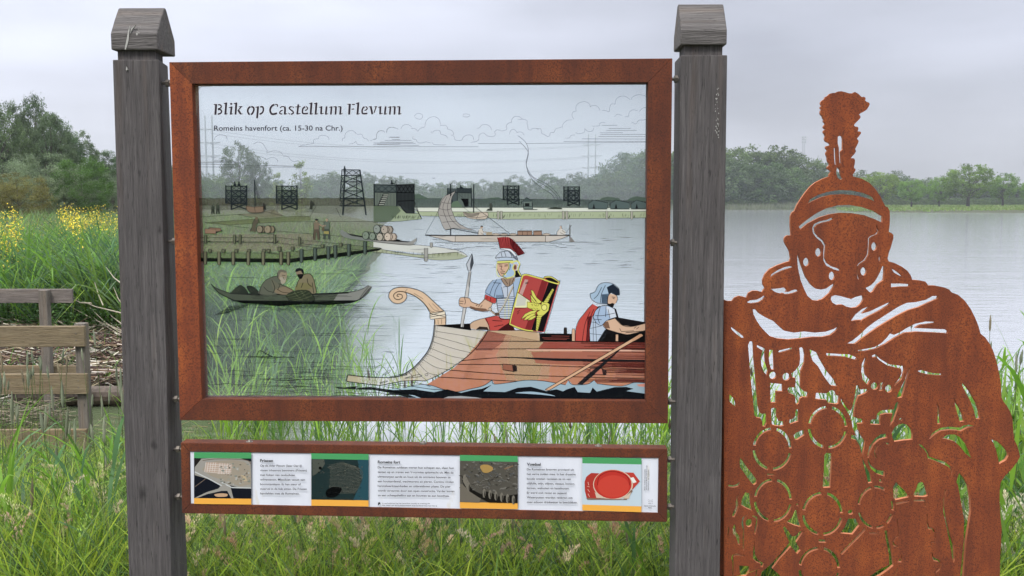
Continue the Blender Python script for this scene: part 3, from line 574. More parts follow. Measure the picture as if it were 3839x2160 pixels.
# yellow flowers
m, N, L, B = newmat('yellow_petals'); t_ = N.new('ShaderNodeAttribute'); t_.attribute_name = 'tint'; L.new(t_.outputs['Color'], B.inputs['Base Color']); B.inputs['Roughness'].default_value = .7; M_YEL = m
nb = NB()
def flowers(n, u0, u1, Y0, Y1, h0, h1, per, s0):
    Y = U(Y0, Y1, n); x = (U(u0, u1, n)-1919.5)/FPX*Y; P_ = on_ground(x, Y); H = U(h0, h1, n)
    nb.add(*blades(P_, H, np.full(n, .006), U(0, 6.28, n), U(0, .1, n), np.zeros(n), 2, np.tile((.09, .15, .04), (n, 1)), np.tile((.13, .18, .04), (n, 1))))
    k = np.repeat(np.arange(n), per); m_ = len(k); q = P_[k]+np.stack([U(-.07, .07, m_), U(-.07, .07, m_), H[k]*U(.72, 1.03, m_)], -1)
    s = (s0*U(.7, 1.3, m_))[:, None]; a = rng.normal(size=(m_, 3)); a /= np.linalg.norm(a, axis=1)[:, None]; b = np.cross(a, rng.normal(size=(m_, 3))); b /= np.linalg.norm(b, axis=1)[:, None]
    nb.add(np.stack([q-a*s, q-b*s, q+a*s, q+b*s], 1).reshape(-1, 3), np.arange(m_*4).reshape(-1, 4), np.repeat(np.stack([U(.62, .8, m_), U(.50, .62, m_), U(.02, .06, m_)], -1), 4, 0))
flowers(260, 225, 470, 17, 27, 1.0, 1.4, 8, .014); flowers(110, -20, 80, 13.2, 18, 1.0, 1.45, 9, .012); flowers(70, 60, 260, 16, 32, .6, 1.0, 5, .012); flowers(10, 262, 300, 14.0, 16, 1.2, 1.5, 12, .013)
nb.build('yellow_flowers', M_YEL, 'yellow mustard flowers in the meadow and reeds on the left bank', 'flowers')
# straw litter washed up at the foot of the bank
def straws(name, n, x0, x1, y0, y1, zup, cols, label, L0=.08, L1=.5, r=.005, keep=None):
    x = U(x0, x1, n); y = U(y0, y1, n)
    if keep is not None: k = keep(x, y); x, y = x[k], y[k]; n = len(x)
    z = np.maximum(height(x, y), WZ-.005)+U(0, 1, n)**1.5*zup+.01; a = rng.normal(0, .75, n)+np.where(U(0, 1, n) < .3, 1.3, 0); ti = rng.normal(0, .22, n); Ls = U(L0, L1, n)/2; c = pal(n, cols, .3)
    d = np.stack([np.cos(a)*np.cos(ti), np.sin(a)*np.cos(ti), np.sin(ti)], -1)*Ls[:, None]; P_ = np.stack([x, y, z], -1); w = np.stack([-np.sin(a), np.cos(a), a*0], -1)*r*U(.5, 1.5, (n, 1)); up = np.array([0, 0, r])
    V = np.stack([P_-d-w, P_-d+w, P_-d+up*1.5, P_+d-w*.8, P_+d+w*.8, P_+d+up*1.3], 1).reshape(-1, 3); q = np.array([(0, 3, 5, 2), (2, 5, 4, 1), (1, 4, 3, 0)]); T = (np.arange(n)[:, None, None]*6+q).reshape(-1, 4)
    nb = NB(); nb.add(V, T, np.repeat(c, 6, 0)); return nb.build(name, M_DRY, label, 'dead reeds')
straws('reed_litter', 5200, -9, -4.0, 10.25, 13.2, .24, [(.30, .25, .16), (.50, .45, .36), (.10, .065, .045), (.13, .085, .06), (.07, .05, .04), (.20, .14, .09), (.62, .58, .50), (.09, .06, .05)], 'tangled dead reed stems washed up at the foot of the left bank', .1, .6, .009, keep=lambda x, y: sdist(x, y, bank) > -.15)
straws('floating_litter', 70, -4.2, -3.0, 8.6, 10.2, .015, DRYC, 'short dead stems floating on the ditch water', .03, .16, .003)
straws('dark_litter', 4200, -8, -4.55, 7.2, 9.3, .22, [(.10, .09, .06), (.16, .14, .10), (.07, .065, .045), (.22, .19, .13), (.09, .12, .05)], 'grey matted stems behind the plank railing')
mb = MB()
for (a, b) in (((478, 563), (836, 680)), ((445, 615), (836, 800)), ((525, 620), (836, 838)), ((610, 640), (820, 812)), ((720, 365), (828, 480)), ((640, 460), (700, 625)), ((770, 500), (830, 620)), ((750, 740), (836, 815)), ((560, 860), (700, 780)), ((690, 620), (838, 760)), ((720, 850), (838, 862)), ((480, 575), (620, 610))):
    p, q = aty(a[0]/1.811, 800+a[1]/1.811, 12.4+random.uniform(-.4, .5)), aty(b[0]/1.811, 800+b[1]/1.811, 11.6+random.uniform(-.4, .4)); mid = p.lerp(q, .5)+Vector((0, 0, -.03))
    mb.add(tube(p, mid, .003, .006, 5)).add(tube(mid, q, .006, .009, 5))
m, N, L, B = newmat('bare_twig'); B.inputs['Base Color'].default_value = (.30, .26, .20, 1); B.inputs['Roughness'].default_value = .9; M_TWIG = m
tag(mb.build('bare_branch', M_TWIG, loc=(-4.3, 11.8, 0)), 'pale leafless twigs hanging out of the reeds over the litter', 'branch')
p = gnd(300, 1512, WZ+.03); q = gnd(425, 1500, WZ+.06)
m, N, L, B = newmat('wet_log'); lg = nz(N, L, objco(N, L, (1, 1, 1)), 30, 4); L.new(rmp(N, L, lg, [(.3, (.035, .024, .017)), (.7, (.09, .065, .045))]), B.inputs['Base Color']); B.inputs['Roughness'].default_value = .7; M_LOG = m
tag(obj('log', *tube(Vector((p.x-.7, p.y+.05, p.z+.06)), Vector((q.x+.5, q.y-.02, q.z+.06)), .12, .10, 14), M_LOG, loc=tuple(p)), 'dark wet log at the water edge under the reed litter', 'log')
# far shore reeds and lawn
nb = NB()
n = 9000; u = U(-700, 3180, n); Y = 299+U(-6, 14, n)+0*u; x = (u-1919.5)/FPX*Y; P_ = on_ground(x, Y); P_[:, 2] = np.maximum(P_[:, 2], WZ-.2); nb.add(*blades(P_, U(1.6, 2.7, n), U(.12, .3, n), U(0, 6.28, n), U(0, .3, n), U(0, .4, n), 3, pal(n, [(.10, .12, .07), (.12, .14, .08)]), pal(n, [(.13, .15, .09)])))
nb.build('far_reeds', M_BLADE, 'grey-green reed fringe at the foot of the far wood', 'reeds')
nb = NB(); n = 14000; Y = U(215, 360, n); x = (U(3130, 4600, n)-1919.5)/FPX*Y; P_ = on_ground(x, Y); k = P_[:, 2] > WZ+.05; P_ = P_[k]; n = len(P_); nb.add(*blades(P_, U(.25, .7, n), U(.3, .7, n), U(0, 6.28, n), U(0, .4, n), U(0, .4, n), 2, pal(n, [(.14, .22, .05), (.19, .25, .07)]), pal(n, [(.17, .25, .06), (.22, .28, .09)])))
nb.build('far_lawn_grass', M_BLADE, 'pale green grass of the far lawn under the park trees', 'grass')

# ------------------------------------------------------------------ plank railings over the ditch
def railing(D, dDl, rails, post_u, label, back):
    """rails: (u_right, v_top, v_bottom) at the right end; planks run left past the picture"""
    x1 = (rails[0][0]-1919.5)/FPX*D; b = empty('plank_railing', (x1, D, 0), label, 'railing'); x0 = x1-2.9; sl_ = dDl/2.9
    for (ur, vt, vb, mt) in rails:
        X1 = (ur-1919.5)/FPX*D; zt, zb = aty(ur, vt, D).z, aty(ur, vb, D).z
        o = obj('plank', *boxvf((X1-2.9, D-dDl, zb), (2.9, dDl, 0), (0, .032, 0), (0, 0, zt-zb)), mt, b); bevel(o, .004, 1)
        for q in (.035, .07):
            if ur > 290: obj('nail', *tube((X1-.06, D-.004, zb+q*1.4), (X1-.06, D+.004, zb+q*1.4), .005, .005, 6), M_BOLT, b)
    for (pu0, pu1, vt) in post_u:
        X0, X1 = (pu0-1919.5)/FPX*(D+.04), (pu1-1919.5)/FPX*(D+.04); zt = aty(pu0, vt, D).z
        for k in (0, 1, 2):
            o = obj('rail_post', *boxvf((X0-k*1.35, D+.035-k*1.35*sl_ if back else D-.08-k*1.35*sl_, -1.3), (X1-X0, 0, 0), (0, .075, 0), (0, 0, zt+1.3)), M_PILE, b); bevel(o, .004, 1)
    return b
railing(6.45, .06, [(302, 1223, 1301, M_PLANK), (303, 1402, 1478, M_PLANK), (292, 1610, 1684, M_PLANK)], [(265, 303, 1216)], 'front plank railing at the left edge, brown boards on a square post', True)
railing(9.5, -.02, [(262, 1084, 1137, M_PLANKG), (264, 1372, 1412, M_PLANK)], [(156, 189, 1086)], 'rear plank railing at the left edge with a grey top board', False)
# ================================================================== the two wooden posts
def quadpost(name, label, fl, fr_, bk, cap, neck_v, side):
    """fl/fr_: photo places (top, bottom) of the front left/right edges; bk: of the visible back edge; side +1 when that is the right one"""
    DEP = .128
    fTL, fBL, fTR, fBR = onp(*fl[0]), onp(*fl[1]), onp(*fr_[0]), onp(*fr_[1])
    def ext(a, b):                       # lengthen down to the ground
        t = (a.z-(-.35))/(a.z-b.z); return a+(b-a)*t
    base = empty(name, ((fBL.x+fBR.x)/2, fBL.y, 0), label, 'post')
    bT, bB = onp(*bk[0], -DEP), onp(*bk[1], -DEP)
    if side > 0: bTR, bBR = bT, bB; bTL, bBL = bT+(fTL-fTR), bB+(fBL-fBR)
    else: bTL, bBL = bT, bB; bTR, bBR = bT+(fTR-fTL), bB+(fBR-fBL)
    zt = fTL.z
    for q in (fTL, fTR, bTL, bTR): q.z = zt
    F = [fTL, fTR, ext(fTR, fBR), ext(fTL, fBL)]; K = [bTL, bTR, ext(bTR, bBR), ext(bTL, bBL)]
    bevel(obj('post_shaft', *prism(F, K), M_POST if side > 0 else M_POST_R, base), .003)
    cL, cR, u1, u2, zr = cap
    x0, x1 = onp(*cL), onp(*cR); z0 = x0.z; z1 = onp(*u1).z; zt2 = onp(*zr, -.066).z
    nin = .013
    n0, n1 = fTL.lerp(fTR, .09), fTL.lerp(fTR, .91); back = (bTL-fTL)
    a = n0+back*.09; a.z = zt-.002
    bevel(obj('post_neck', *boxvf(a, n1-n0, back*.82, (0, 0, z0-zt+.004)), M_POST, base), .002)
    h = z1-z0; H = zt2-z0
    prof = [(0, 0), (0, h), (.030, h+(H-h)*.52), (.058, H-.004), (.066, H), (.076, H-.003), (.105, h+(H-h)*.5), (.136, h), (.136, 0)]
    ex = (x1-x0); x1.z = z0; ex = Vector((ex.x, ex.y, 0)); inn = -PN
    A = [Vector((x0.x, x0.y, z0))+inn*(s-.004)+Vector((0, 0, t)) for s, t in prof]
    Bq = [p+ex for p in A]
    bevel(obj('post_cap', *prism(A, Bq), M_CAP, base), .004)
    return base
lp = quadpost('wooden_post', 'left grey weathered wooden post with pale bird droppings on its cap', [(422, 224), (483, 2160)], [(596, 224), (643, 2160)], [(629, 235), (704, 2160)],
              [(418, 188), (594, 188), (426, 126), (587, 124), (455, 31)], 0, 1)
rp = quadpost('wooden_post', 'right grey weathered wooden post between the big panel and the rusty soldier', [(2552, 207), (2530, 2160)], [(2727, 207), (2699, 2160)], [(2529, 237), (2508, 2160)],
              [(2551, 169), (2724, 169), (2556, 112), (2725, 110), (2541, 17)], 0, -1)
N, L = M_POST.node_tree.nodes, M_POST.node_tree.links; B = N['Principled BSDF']; src = B.inputs['Base Color'].links[0].from_socket
tcn = N.new('ShaderNodeTexCoord'); wrp = N.new('ShaderNodeVectorMath'); wrp.operation = 'MULTIPLY_ADD'; nn_ = N.new('ShaderNodeTexNoise'); nn_.inputs['Scale'].default_value = 28; L.new(tcn.outputs['Object'], nn_.inputs['Vector'])
L.new(nn_.outputs[1], wrp.inputs[0]); wrp.inputs[1].default_value = (.03, .03, .03); L.new(tcn.outputs['Object'], wrp.inputs[2])
for (u, v, rk) in ((578, 1664, .006), (535, 1850, .010), (600, 860, .005)):
    kp = onp(u, v)-lp.location; dn = N.new('ShaderNodeVectorMath'); dn.operation = 'DISTANCE'; sc_ = N.new('ShaderNodeVectorMath'); sc_.operation = 'MULTIPLY'; sc_.inputs[1].default_value = (1, 1, .55); L.new(wrp.outputs[0], sc_.inputs[0]); L.new(sc_.outputs[0], dn.inputs[0]); dn.inputs[1].default_value = (kp.x+.015, kp.y+.015, (kp.z+.015)*.55)
    mr_ = N.new('ShaderNodeMapRange'); mr_.inputs['From Min'].default_value = rk*.4; mr_.inputs['From Max'].default_value = rk*1.9; mr_.inputs['To Min'].default_value = .9; mr_.inputs['To Max'].default_value = 0; L.new(dn.outputs['Value'], mr_.inputs[0])
    src = mixc(N, L, mr_.outputs[0], src, (.022, .019, .019))
L.new(src, B.inputs['Base Color'])
# droppings: thin crusts on the cap
def splat(pts, off, parent):
    c = Vector((sum(p[0] for p in pts)/len(pts), sum(p[1] for p in pts)/len(pts), 0))
    f = [onp(p[0], p[1], off) for p in pts]; b = [q-PN*.006 for q in f]
    obj('bird_dropping', *prism(f, b), M_DROP, parent)
for st in ([(486, 96), (484, 122), (482, 150), (472, 186), (467, 186), (474, 150), (480, 118)], [(508, 94), (494, 112), (487, 128), (492, 108)], [(473, 250), (478, 262), (472, 264)]):
    splat(st, .006 if st[0][1] > 240 else .0055, lp)
for k in range(26):
    t = k/26; v = 80+50*t; u = 537-22*t+random.uniform(-9, 9)*(1-t*.4)
    s = random.uniform(1.5, 4); off = -.003-(126-v)/95*.058+.006
    q = [(u-s, v), (u, v-s*1.6), (u+s, v), (u, v+s*1.6)]; splat(q, min(off, .006), lp)
for k in range(34):
    v = random.choice([random.uniform(330, 440), random.uniform(440, 520)]); u = 2688+random.uniform(-7, 7); s = random.uniform(.8, 2)
    splat([(u-s, v), (u, v-s*2), (u+s, v), (u, v+s*2)], .0012, rp)

# ================================================================== big panel
O4 = [(634, 233), (2521, 219), (2504, 1588), (674, 1576)]; I4 = [(720, 315), (2430, 309), (2420, 1503), (757, 1496)]
DEPF = .055
pan = empty('information_panel', onp(1600, 1580, -.03), 'large clear glass picture panel in a rusty steel frame, above the narrow caption board', 'information panel')
for i, nm in enumerate(('top', 'right', 'bottom', 'left')):
    j = (i+1) % 4
    q = [O4[i], O4[j], I4[j], I4[i]]; f = [onp(*p) for p in q]; b = [p-PN*DEPF for p in f]
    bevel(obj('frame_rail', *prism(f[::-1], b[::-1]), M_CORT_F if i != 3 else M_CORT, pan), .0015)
GO = -.03      # print side of the glass
gq = [(708, 303), (2440, 297), (2430, 1512), (745, 1506)]
gf = [onp(*p, GO) for p in gq]; gb = [p-PN*.010 for p in gf]
glass = obj('glass_pane', *prism(gf[::-1], gb[::-1]), M_GLASS, pan)
def bolt(u, v, parent, n=1):
    p = onp(u, v, -.035); mb = MB(); mb.add(tube(p-Vector((.030, 0, 0)), p+Vector((.03, 0, 0)), .005))
    mb.add(tube(p-Vector((.006, 0, 0)), p+Vector((.004, 0, 0)), .011, n=6)); mb.build('bolt', M_BOLT, parent)
for u, v in ((630, 312), (2535, 297), (655, 905), (2522, 910), (662, 1496), (2513, 1506)): bolt(u, v, pan)
# ================================================================== caption board
cap_ = empty('caption_board', onp(1600, 1940, -.03), 'long narrow caption board with white texts and small pictures under the glass panel', 'caption board')
QO = [(677, 1660), (2503, 1683), (2501, 1958), (682, 1925)]; QI = [(711, 1694), (2469, 1718), (2466, 1923), (714, 1889)]
f = [onp(*p) for p in QO]
for i in range(4):
    j = (i+1) % 4; q = [QO[i], QO[j], QI[j], QI[i]]; ff = [onp(*p) for p in q]; bb = [p-PN*.047 for p in ff]
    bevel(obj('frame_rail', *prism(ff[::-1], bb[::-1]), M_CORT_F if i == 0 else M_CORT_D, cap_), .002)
m, N, L, B = newmat('white_enamel_board'); st = nz(N, L, objco(N, L, (1, 1, .25)), 18, 4)
L.new(rmp(N, L, st, [(.3, (.60, .62, .68)), (.66, (.66, .68, .74)), (.74, (.60, .57, .50))]), B.inputs['Base Color']); B.inputs['Roughness'].default_value = .35; M_WHITE = m
ff = [onp(*p, -.004) for p in [(705, 1688), (2474, 1712), (2471, 1929), (708, 1895)]]; bb = [p-PN*.01 for p in ff]
board = obj('board', *prism(ff[::-1], bb[::-1]), M_WHITE, cap_)
for u, v in ((935, 1651), (1586, 1655), (2243, 1667)):
    p = onp(u, v, -.024); p = Vector((p.x, p.y, onp(u, v+8, -.024).z))
    mb = MB(); mb.add(tube(p+Vector((0, 0, -.004)), p+Vector((0, 0, .003)), .012, .011, 12)).add(tube(p+Vector((0, 0, .003)), p+Vector((0, 0, .008)), .008, .004, 10)); mb.build('screw', M_BOLT, cap_)
for u, v in ((2511, 1723), (2511, 1900), (670, 1684), (672, 1862)): bolt(u, v, cap_)

# ================================================================== soldier cut out of steel plate
S1 = (2700, 300, 1.5584); S2 = (2700, 1230, 1.5584); SL = (2700, 1230, 3.0833); SR = (3240, 1230, 3.0835)
S4 = (2700, 1690, 3.0833); S5 = (3240, 1690, 3.0835); PP = (3000, 320, 3.6225)
def cv(c, pts): return [(c[0]+x/c[2], c[1]+y/c[2]) for x, y in pts]
def P(c, s): 
    n = [float(q) for q in s.replace(',', ' ').split()]; return cv(c, list(zip(n[::2], n[1::2])))
outer = P(S1, "20,1285 45,1292 70,1292 85,1272 110,1262 140,1268 155,1272 165,1245 190,1232 220,1232 245,1240 262,1215 250,1195 248,1170 262,1135 290,1105 330,1085 375,1068 405,1060 412,1040 405,1000 395,980 385,965 375,945 375,925 385,912 400,908 415,907 412,870 410,830 412,795 420,775 435,765 450,730 475,690 500,655 530,620 560,597 600,577 630,566")
outer += P(PP, "400,1235 392,1220 408,1195 422,1165 400,1150 372,1130 370,1112 385,1100 400,1085 398,1060 380,1040 370,1010 372,985 360,955 352,935 352,912 365,905 372,880 355,865 347,845 352,828 375,822 400,820 408,795 385,780 350,765 335,740 335,715 345,690 335,665 318,645 318,620 335,605 350,597 325,585 316,565 325,545 342,530 340,515 322,500 318,480 325,465 310,445 302,415 282,400 275,375 278,345 295,328 278,315 278,290 298,280 280,255 280,230 300,205 335,185 340,160 380,140 400,115 440,103 475,103 510,85 560,80 610,92 660,108 715,110 728,95 745,90 790,115 820,145 838,160 860,155 885,165 888,185 882,205 905,225 935,235 945,255 930,290 905,330 860,360 820,380 800,397 815,415 820,435 805,460 770,495 740,525 732,545 745,560 775,562 790,575 790,600 780,625 805,627 825,632 825,655 800,690 770,725 785,742 795,755 785,790 765,830 745,868 755,880 757,900 735,935 705,968 688,990 715,990 735,995 745,1020 742,1060 730,1110 735,1128 752,1135 750,1160 735,1185 715,1210 718,1240")
outer += P(S1, "790,568 830,578 870,600 905,635 935,680 955,720 965,737 980,745 990,765 992,800 990,850 985,888 1000,893 1012,905 1012,925 1005,950 995,985 985,1010 978,1045 985,1060 1020,1070 1060,1090 1095,1115 1115,1145 1122,1168 1160,1170 1200,1178 1215,1200 1260,1202 1310,1212 1340,1225 1350,1240 1390,1255 1430,1290 1465,1340 1490,1390 1510,1440")
outer += P(SR, "1345,65 1400,110 1450,180 1490,260 1520,350 1545,450 1565,550 1578,640 1583,730 1585,800 1610,850 1650,900 1690,970 1715,1050 1718,1120 1725,1200 1735,1290 1770,1360 1795,1449 1800,1488 1770,1548 1700,1638 1620,1718 1575,1788 1567,1868 1565,2018 1572,2138 1580,2238 1590,2318 1585,2418 1580,2518 1572,2618 1568,2868")
outer += [(3745, 2620), (2716, 2620)]
SM = []   # (points, smooth)
def hs(c, s): SM.append(P(c, s))
hs(S1, "510,725 525,698 570,672 630,653 700,643 770,645 840,660 885,678 898,688 912,715 870,695 800,675 720,667 650,670 590,685 540,708")
hs(S1, "460,855 510,815 560,780 620,750 690,732 760,730 830,742 900,765 950,797 948,835 900,812 840,790 770,778 700,776 640,785 580,803 510,840 468,875")
hs(S1, "655,803 662,812 640,825 600,833 568,845 553,862 555,890 575,915 605,940 618,965 615,1000 612,1040 625,1070 655,1090 690,1102 702,1110 698,1117 660,1105 620,1085 603,1055 602,1010 606,970 590,945 560,920 542,895 538,865 548,843 580,826 620,818")
hs(S1, "912,845 928,880 922,900 890,915 877,925 875,965 870,1020 850,1055 820,1075 808,1090 808,1140 816,1165 805,1165 800,1140 800,1085 810,1072 840,1050 858,1020 864,970 864,925 878,912 905,902 918,885 912,860")
hs(S1, "452,1003 462,1040 475,1085 500,1150 530,1195 560,1220 590,1225 620,1218 645,1200 668,1187 665,1205 640,1245 600,1280 570,1290 540,1287 510,1262 490,1220 470,1170 455,1100 450,1050")
hs(S1, "948,1088 960,1088 960,1130 955,1170 920,1195 895,1235 880,1245 865,1232 850,1215 880,1200 905,1175 920,1150 935,1120")
hs(S1, "650,1265 670,1258 700,1262 735,1272 765,1280 790,1268 820,1260 836,1262 838,1285 822,1310 800,1328 770,1332 740,1325 715,1312 680,1315 655,1300 646,1280")
hs(S1, "290,1158 300,1135 335,1112 380,1092 415,1087 425,1095 400,1102 360,1115 320,1135")
hs(S1, "297,1222 340,1218 375,1212 390,1228 382,1238 400,1238 430,1225 450,1225 457,1235 430,1245 400,1252 375,1252 370,1245 350,1248 320,1238")
hs(S1, "160,1295 175,1288 215,1283 240,1270 258,1258 262,1265 250,1285 225,1300 185,1306 160,1303")
hs(S1, "1000,1102 1030,1115 1055,1135 1068,1150 1045,1142 1015,1125")
hs(S1, "998,1190 1050,1190 1108,1193 1105,1207 1050,1208 998,1213")
hs(S1, "765,1405 790,1370 830,1338 880,1318 840,1355 830,1365 880,1350 930,1325 1000,1293 985,1315 930,1350 870,1380 835,1400 808,1425 822,1402 795,1404 768,1410")
hs(S2, "1275,-187 1240,-187 1200,-164 1140,-151 1090,-147 1040,-124 970,-79 900,-34 860,-4 820,35 775,72 738,92 790,93 825,65 880,25 930,-9 980,-39 1040,-74 1100,-104 1160,-121 1220,-149 1272,-171")
hs(S2, "805,130 850,122 900,112 940,90 975,55 1000,20 1018,5 998,35 1015,40 1050,25 1090,0 1140,-25 1200,-38 1250,-36 1258,-30 1220,-24 1170,-18 1140,0 1180,2 1250,5 1320,8 1333,20 1330,32 1250,27 1150,22 1080,28 1020,58 970,92 910,122 850,135 808,137")
hs(S2, "190,-109 205,-111 225,-87 265,-62 315,-38 350,-5 375,16 430,27 490,20 550,27 615,22 665,5 695,-12 680,15 645,42 595,53 540,53 470,62 400,68 335,62 290,48 262,20 235,-10 212,-45 195,-80")
hs(S2, "62,-6 75,2 110,28 138,50 140,60 125,58 95,35 68,10")
hs(SL, "340,155 375,155 382,180 390,350 410,560 425,750 440,900 460,980 480,990 535,990 538,1100 520,1140 490,1138 488,1090 470,1045 420,1035 395,1010 385,900 370,750 350,550 335,350 322,200")
hs(SL, "425,197 520,240 518,330 525,400 555,490 540,550 500,500 475,430 468,350 490,260 425,220")
hs(SL, "568,252 615,255 620,350 625,485 590,482 572,420 562,350")
hs(SL, "680,260 830,225 838,245 690,288 673,275")
hs(SL, "915,230 940,220 965,240 980,310 975,400 935,500 930,600 928,680 945,710 975,735 1018,740 1010,800 950,800 925,815 912,870 890,885 870,870 868,800 850,775 790,755 780,700 800,683 860,688 872,650 872,580 838,575 822,525 870,490 915,430 925,350")
hs(SL, "1035,248 1120,285 1150,350 1230,490 1320,600 1355,675 1280,668 1200,560 1130,440 1070,380 1045,310")
hs(SL, "1225,290 1370,300 1490,305 1585,345 1570,370 1450,335 1330,325 1232,325")
hs(SL, "578,635 720,648 723,735 645,730 647,865 583,862")
hs(SL, "590,930 620,922 652,930 655,1030 680,1075 735,1080 738,1130 700,1138 640,1130 600,1120 592,1050")
hs(SL, "875,940 910,940 905,1080 810,1112 798,1090 805,1060 840,1050 865,1020")
hs(SL, "1108,750 1235,755 1270,725 1300,715 1335,745 1345,780 1378,785 1370,870 1350,882 1250,870 1230,835 1100,822")
hs(SL, "1395,800 1430,860 1490,950 1515,950 1540,860 1560,760 1570,670 1595,655 1608,680 1620,710 1690,705 1715,720 1690,750 1600,790 1575,860 1555,960 1550,1030 1590,1045 1650,1050 1655,1100 1590,1108 1600,1180 1640,1260 1678,1310 1670,1380 1655,1449 1650,1508 1700,1610 1740,1690 1758,1788 1712,1796 1685,1680 1650,1560 1635,1449 1610,1360 1575,1300 1510,1280 1520,1235 1570,1245 1530,1150 1520,1080 1490,1000 1440,920 1398,860")
hs(SR, "90,318 130,302 200,365 290,420 380,432 462,440 465,500 440,590 350,672 345,655 400,590 435,520 425,470 370,460 270,435 180,375 140,335 95,345")
hs(SL, "1670,350 1690,350 1670,450 1680,540 1738,605 1705,660 1650,600 1630,500 1640,410")
hs(SR, "520,455 533,470 500,580 460,740 440,800 400,812 378,800 385,770 430,680 470,600 510,480")
hs(SR, "185,635 235,628 222,660 215,680 218,722 170,728 182,690")
hs(SR, "618,495 660,487 780,520 905,530 908,548 860,550 740,540 650,515")
hs(SR, "835,840 870,920 880,1020 888,1110 845,1112 850,1000 850,920")
hs(SR, "1035,790 1060,860 1110,930 1140,1000 1160,1080 1105,1085 1080,1000 1055,910")
hs(SR, "1140,632 1160,650 1240,760 1300,870 1330,960 1342,1055 1290,1050 1270,960 1230,850 1170,740 1130,655")
hs(SR, "380,855 405,865 395,930 370,1000 340,1080 290,1145 310,1060 330,990 250,990 195,1005 185,1060 190,1120 70,1115 72,1070 100,1055 135,1055 150,990 190,955 280,945 345,940 358,880")
hs(SR, "400,1055 425,1035 445,1055 430,1075")
hs(SR, "350,1315 325,1270 320,1210 350,1150 400,1115 450,1105 500,1120 545,1170 562,1230 560,1290 450,1300")
hs(SR, "745,1285 790,1210 880,1155 980,1140 1080,1150 1110,1150 1150,1125 1210,1118 1300,1140 1200,1150 1120,1195 1080,1185 980,1180 890,1190 820,1230 765,1280")
hs(SR, "890,1280 960,1235 1040,1230 1110,1260 1180,1340 1230,1449 1250,1500 1275,1540 1220,1490 1170,1449 1110,1370 1040,1310 950,1285")
hs(SR, "1465,1285 1540,1310 1620,1380 1665,1440 1670,1480 1640,1530 1560,1575 1545,1500 1530,1430 1500,1340")
hs(SR, "625,1340 680,1360 730,1420 750,1449 760,1490 850,1520 940,1550 1010,1610 1020,1660 1000,1720 990,1715 1008,1660 980,1610 900,1570 800,1530 735,1510 725,1449 690,1400 650,1370")
hs(SR, "262,1218 265,1270 180,1290 110,1350 70,1440 55,1500 38,1500 42,1449 60,1370 120,1280 190,1230")
hs(SR, "45,1508 90,1598 150,1643 240,1656 235,1716 150,1688 80,1628 45,1558")
hs(SR, "205,1335 150,1380 135,1449 150,1500 165,1520 130,1490 115,1440 130,1370")
hs(SR, "255,1328 300,1335 295,1355 260,1350")
hs(S4, "235,80 255,110 300,180 380,280 425,340 420,380 390,400 350,360 280,260 230,190 225,120")
hs(S4, "95,395 150,400 200,385 225,355 232,375 210,415 150,428 95,420")
hs(S4, "225,485 205,560 215,640 200,700 165,770 140,765 150,710 180,660 180,600 195,530")
hs(S4, "290,480 345,495 350,600 370,695 300,665 240,630 250,560")
hs(S4, "325,740 290,760 270,820 280,900 280,1020 278,1150 265,1150 262,1000 266,920 245,850 255,780 290,742")
hs(S4, "368,748 438,765 435,860 410,965 395,965 405,880 420,790 372,762")
hs(S4, "170,845 185,900 185,940 230,1000 230,1095 210,1085 185,1000 150,970 143,900")
hs(S4, "105,880 103,960 92,1030 88,960 92,885")
hs(S4, "398,1030 400,1120 415,1220 440,1270 510,1300 490,1350 465,1340 470,1310 420,1290 378,1250 385,1120")
hs(S4, "275,1195 270,1225 180,1210 155,1230 160,1300 155,1449 155,1600 142,1600 142,1449 145,1300 128,1240 140,1205 190,1190 250,1210")
hs(S4, "220,1328 335,1335 340,1390 300,1449 240,1449 225,1390")
hs(S4, "415,1372 435,1378 428,1449 428,1600 412,1600 410,1449")
hs(S4, "545,265 628,272 628,285 590,288 545,292"); hs(S4, "882,612 908,612 908,640 882,640"); hs(S4, "1140,1025 1225,1030 1225,1065 1138,1062")
hs(S4, "865,685 890,690 905,790 935,885 860,865 765,825 830,770")
hs(S4, "725,890 750,875 830,990 870,985 925,930 962,935 880,1060 930,1150 890,1195 820,1110 690,1250 605,1365 700,1449 800,1520 470,1520 470,1449 480,1400 580,1320 690,1200 800,1060 760,970")
hs(S4, "1480,785 1570,785 1612,865 1530,968 1385,955 1440,880")
hs(S4, "1668,898 1685,915 1600,1010 1480,1130 1410,1205 1388,1185 1480,1090 1580,990")
hs(S4, "1225,25 1292,30 1290,150 1275,425 1190,430 1185,410 1200,200 1205,50")
hs(S4, "1720,945 1840,950 1840,965 1725,965")
hs(SL, "850,1240 880,1210 950,1180 975,1190 975,1240 890,1295 860,1285")
hs(S5, "375,358 400,400 470,460 515,520 510,540 360,572 338,540 335,420")
hs(S5, "620,380 650,355 700,385 720,450 738,520 700,535 580,530 570,510 600,440")
hs(S5, "365,605 520,575 520,590 370,628 368,700 358,700"); hs(S5, "570,570 710,565 715,650 700,650 698,590 572,588")
hs(S5, "380,780 395,860 405,975 395,975 388,900 375,790")
hs(S5, "405,985 360,1015 348,1060 360,1095 400,1105 398,1118 340,1105 330,1050 350,1000 400,976")
hs(S5, "720,735 735,735 735,830 760,895 800,900 828,950 828,1020 818,1020 815,955 790,915 745,915 725,850")
hs(S5, "768,1050 830,1048 828,1058 780,1062 780,1105 770,1105")
hs(S5, "785,1160 800,1230 870,1265 893,1300 880,1370 832,1410 830,1520 820,1520 820,1400 870,1350 880,1300 860,1285 800,1275 782,1200")
hs(S5, "930,450 955,450 935,520 935,650 960,800 1000,980 1040,1100 1045,1190 1050,1260 1035,1300 1025,1280 1010,1180 985,1050 945,850 912,700 912,550")
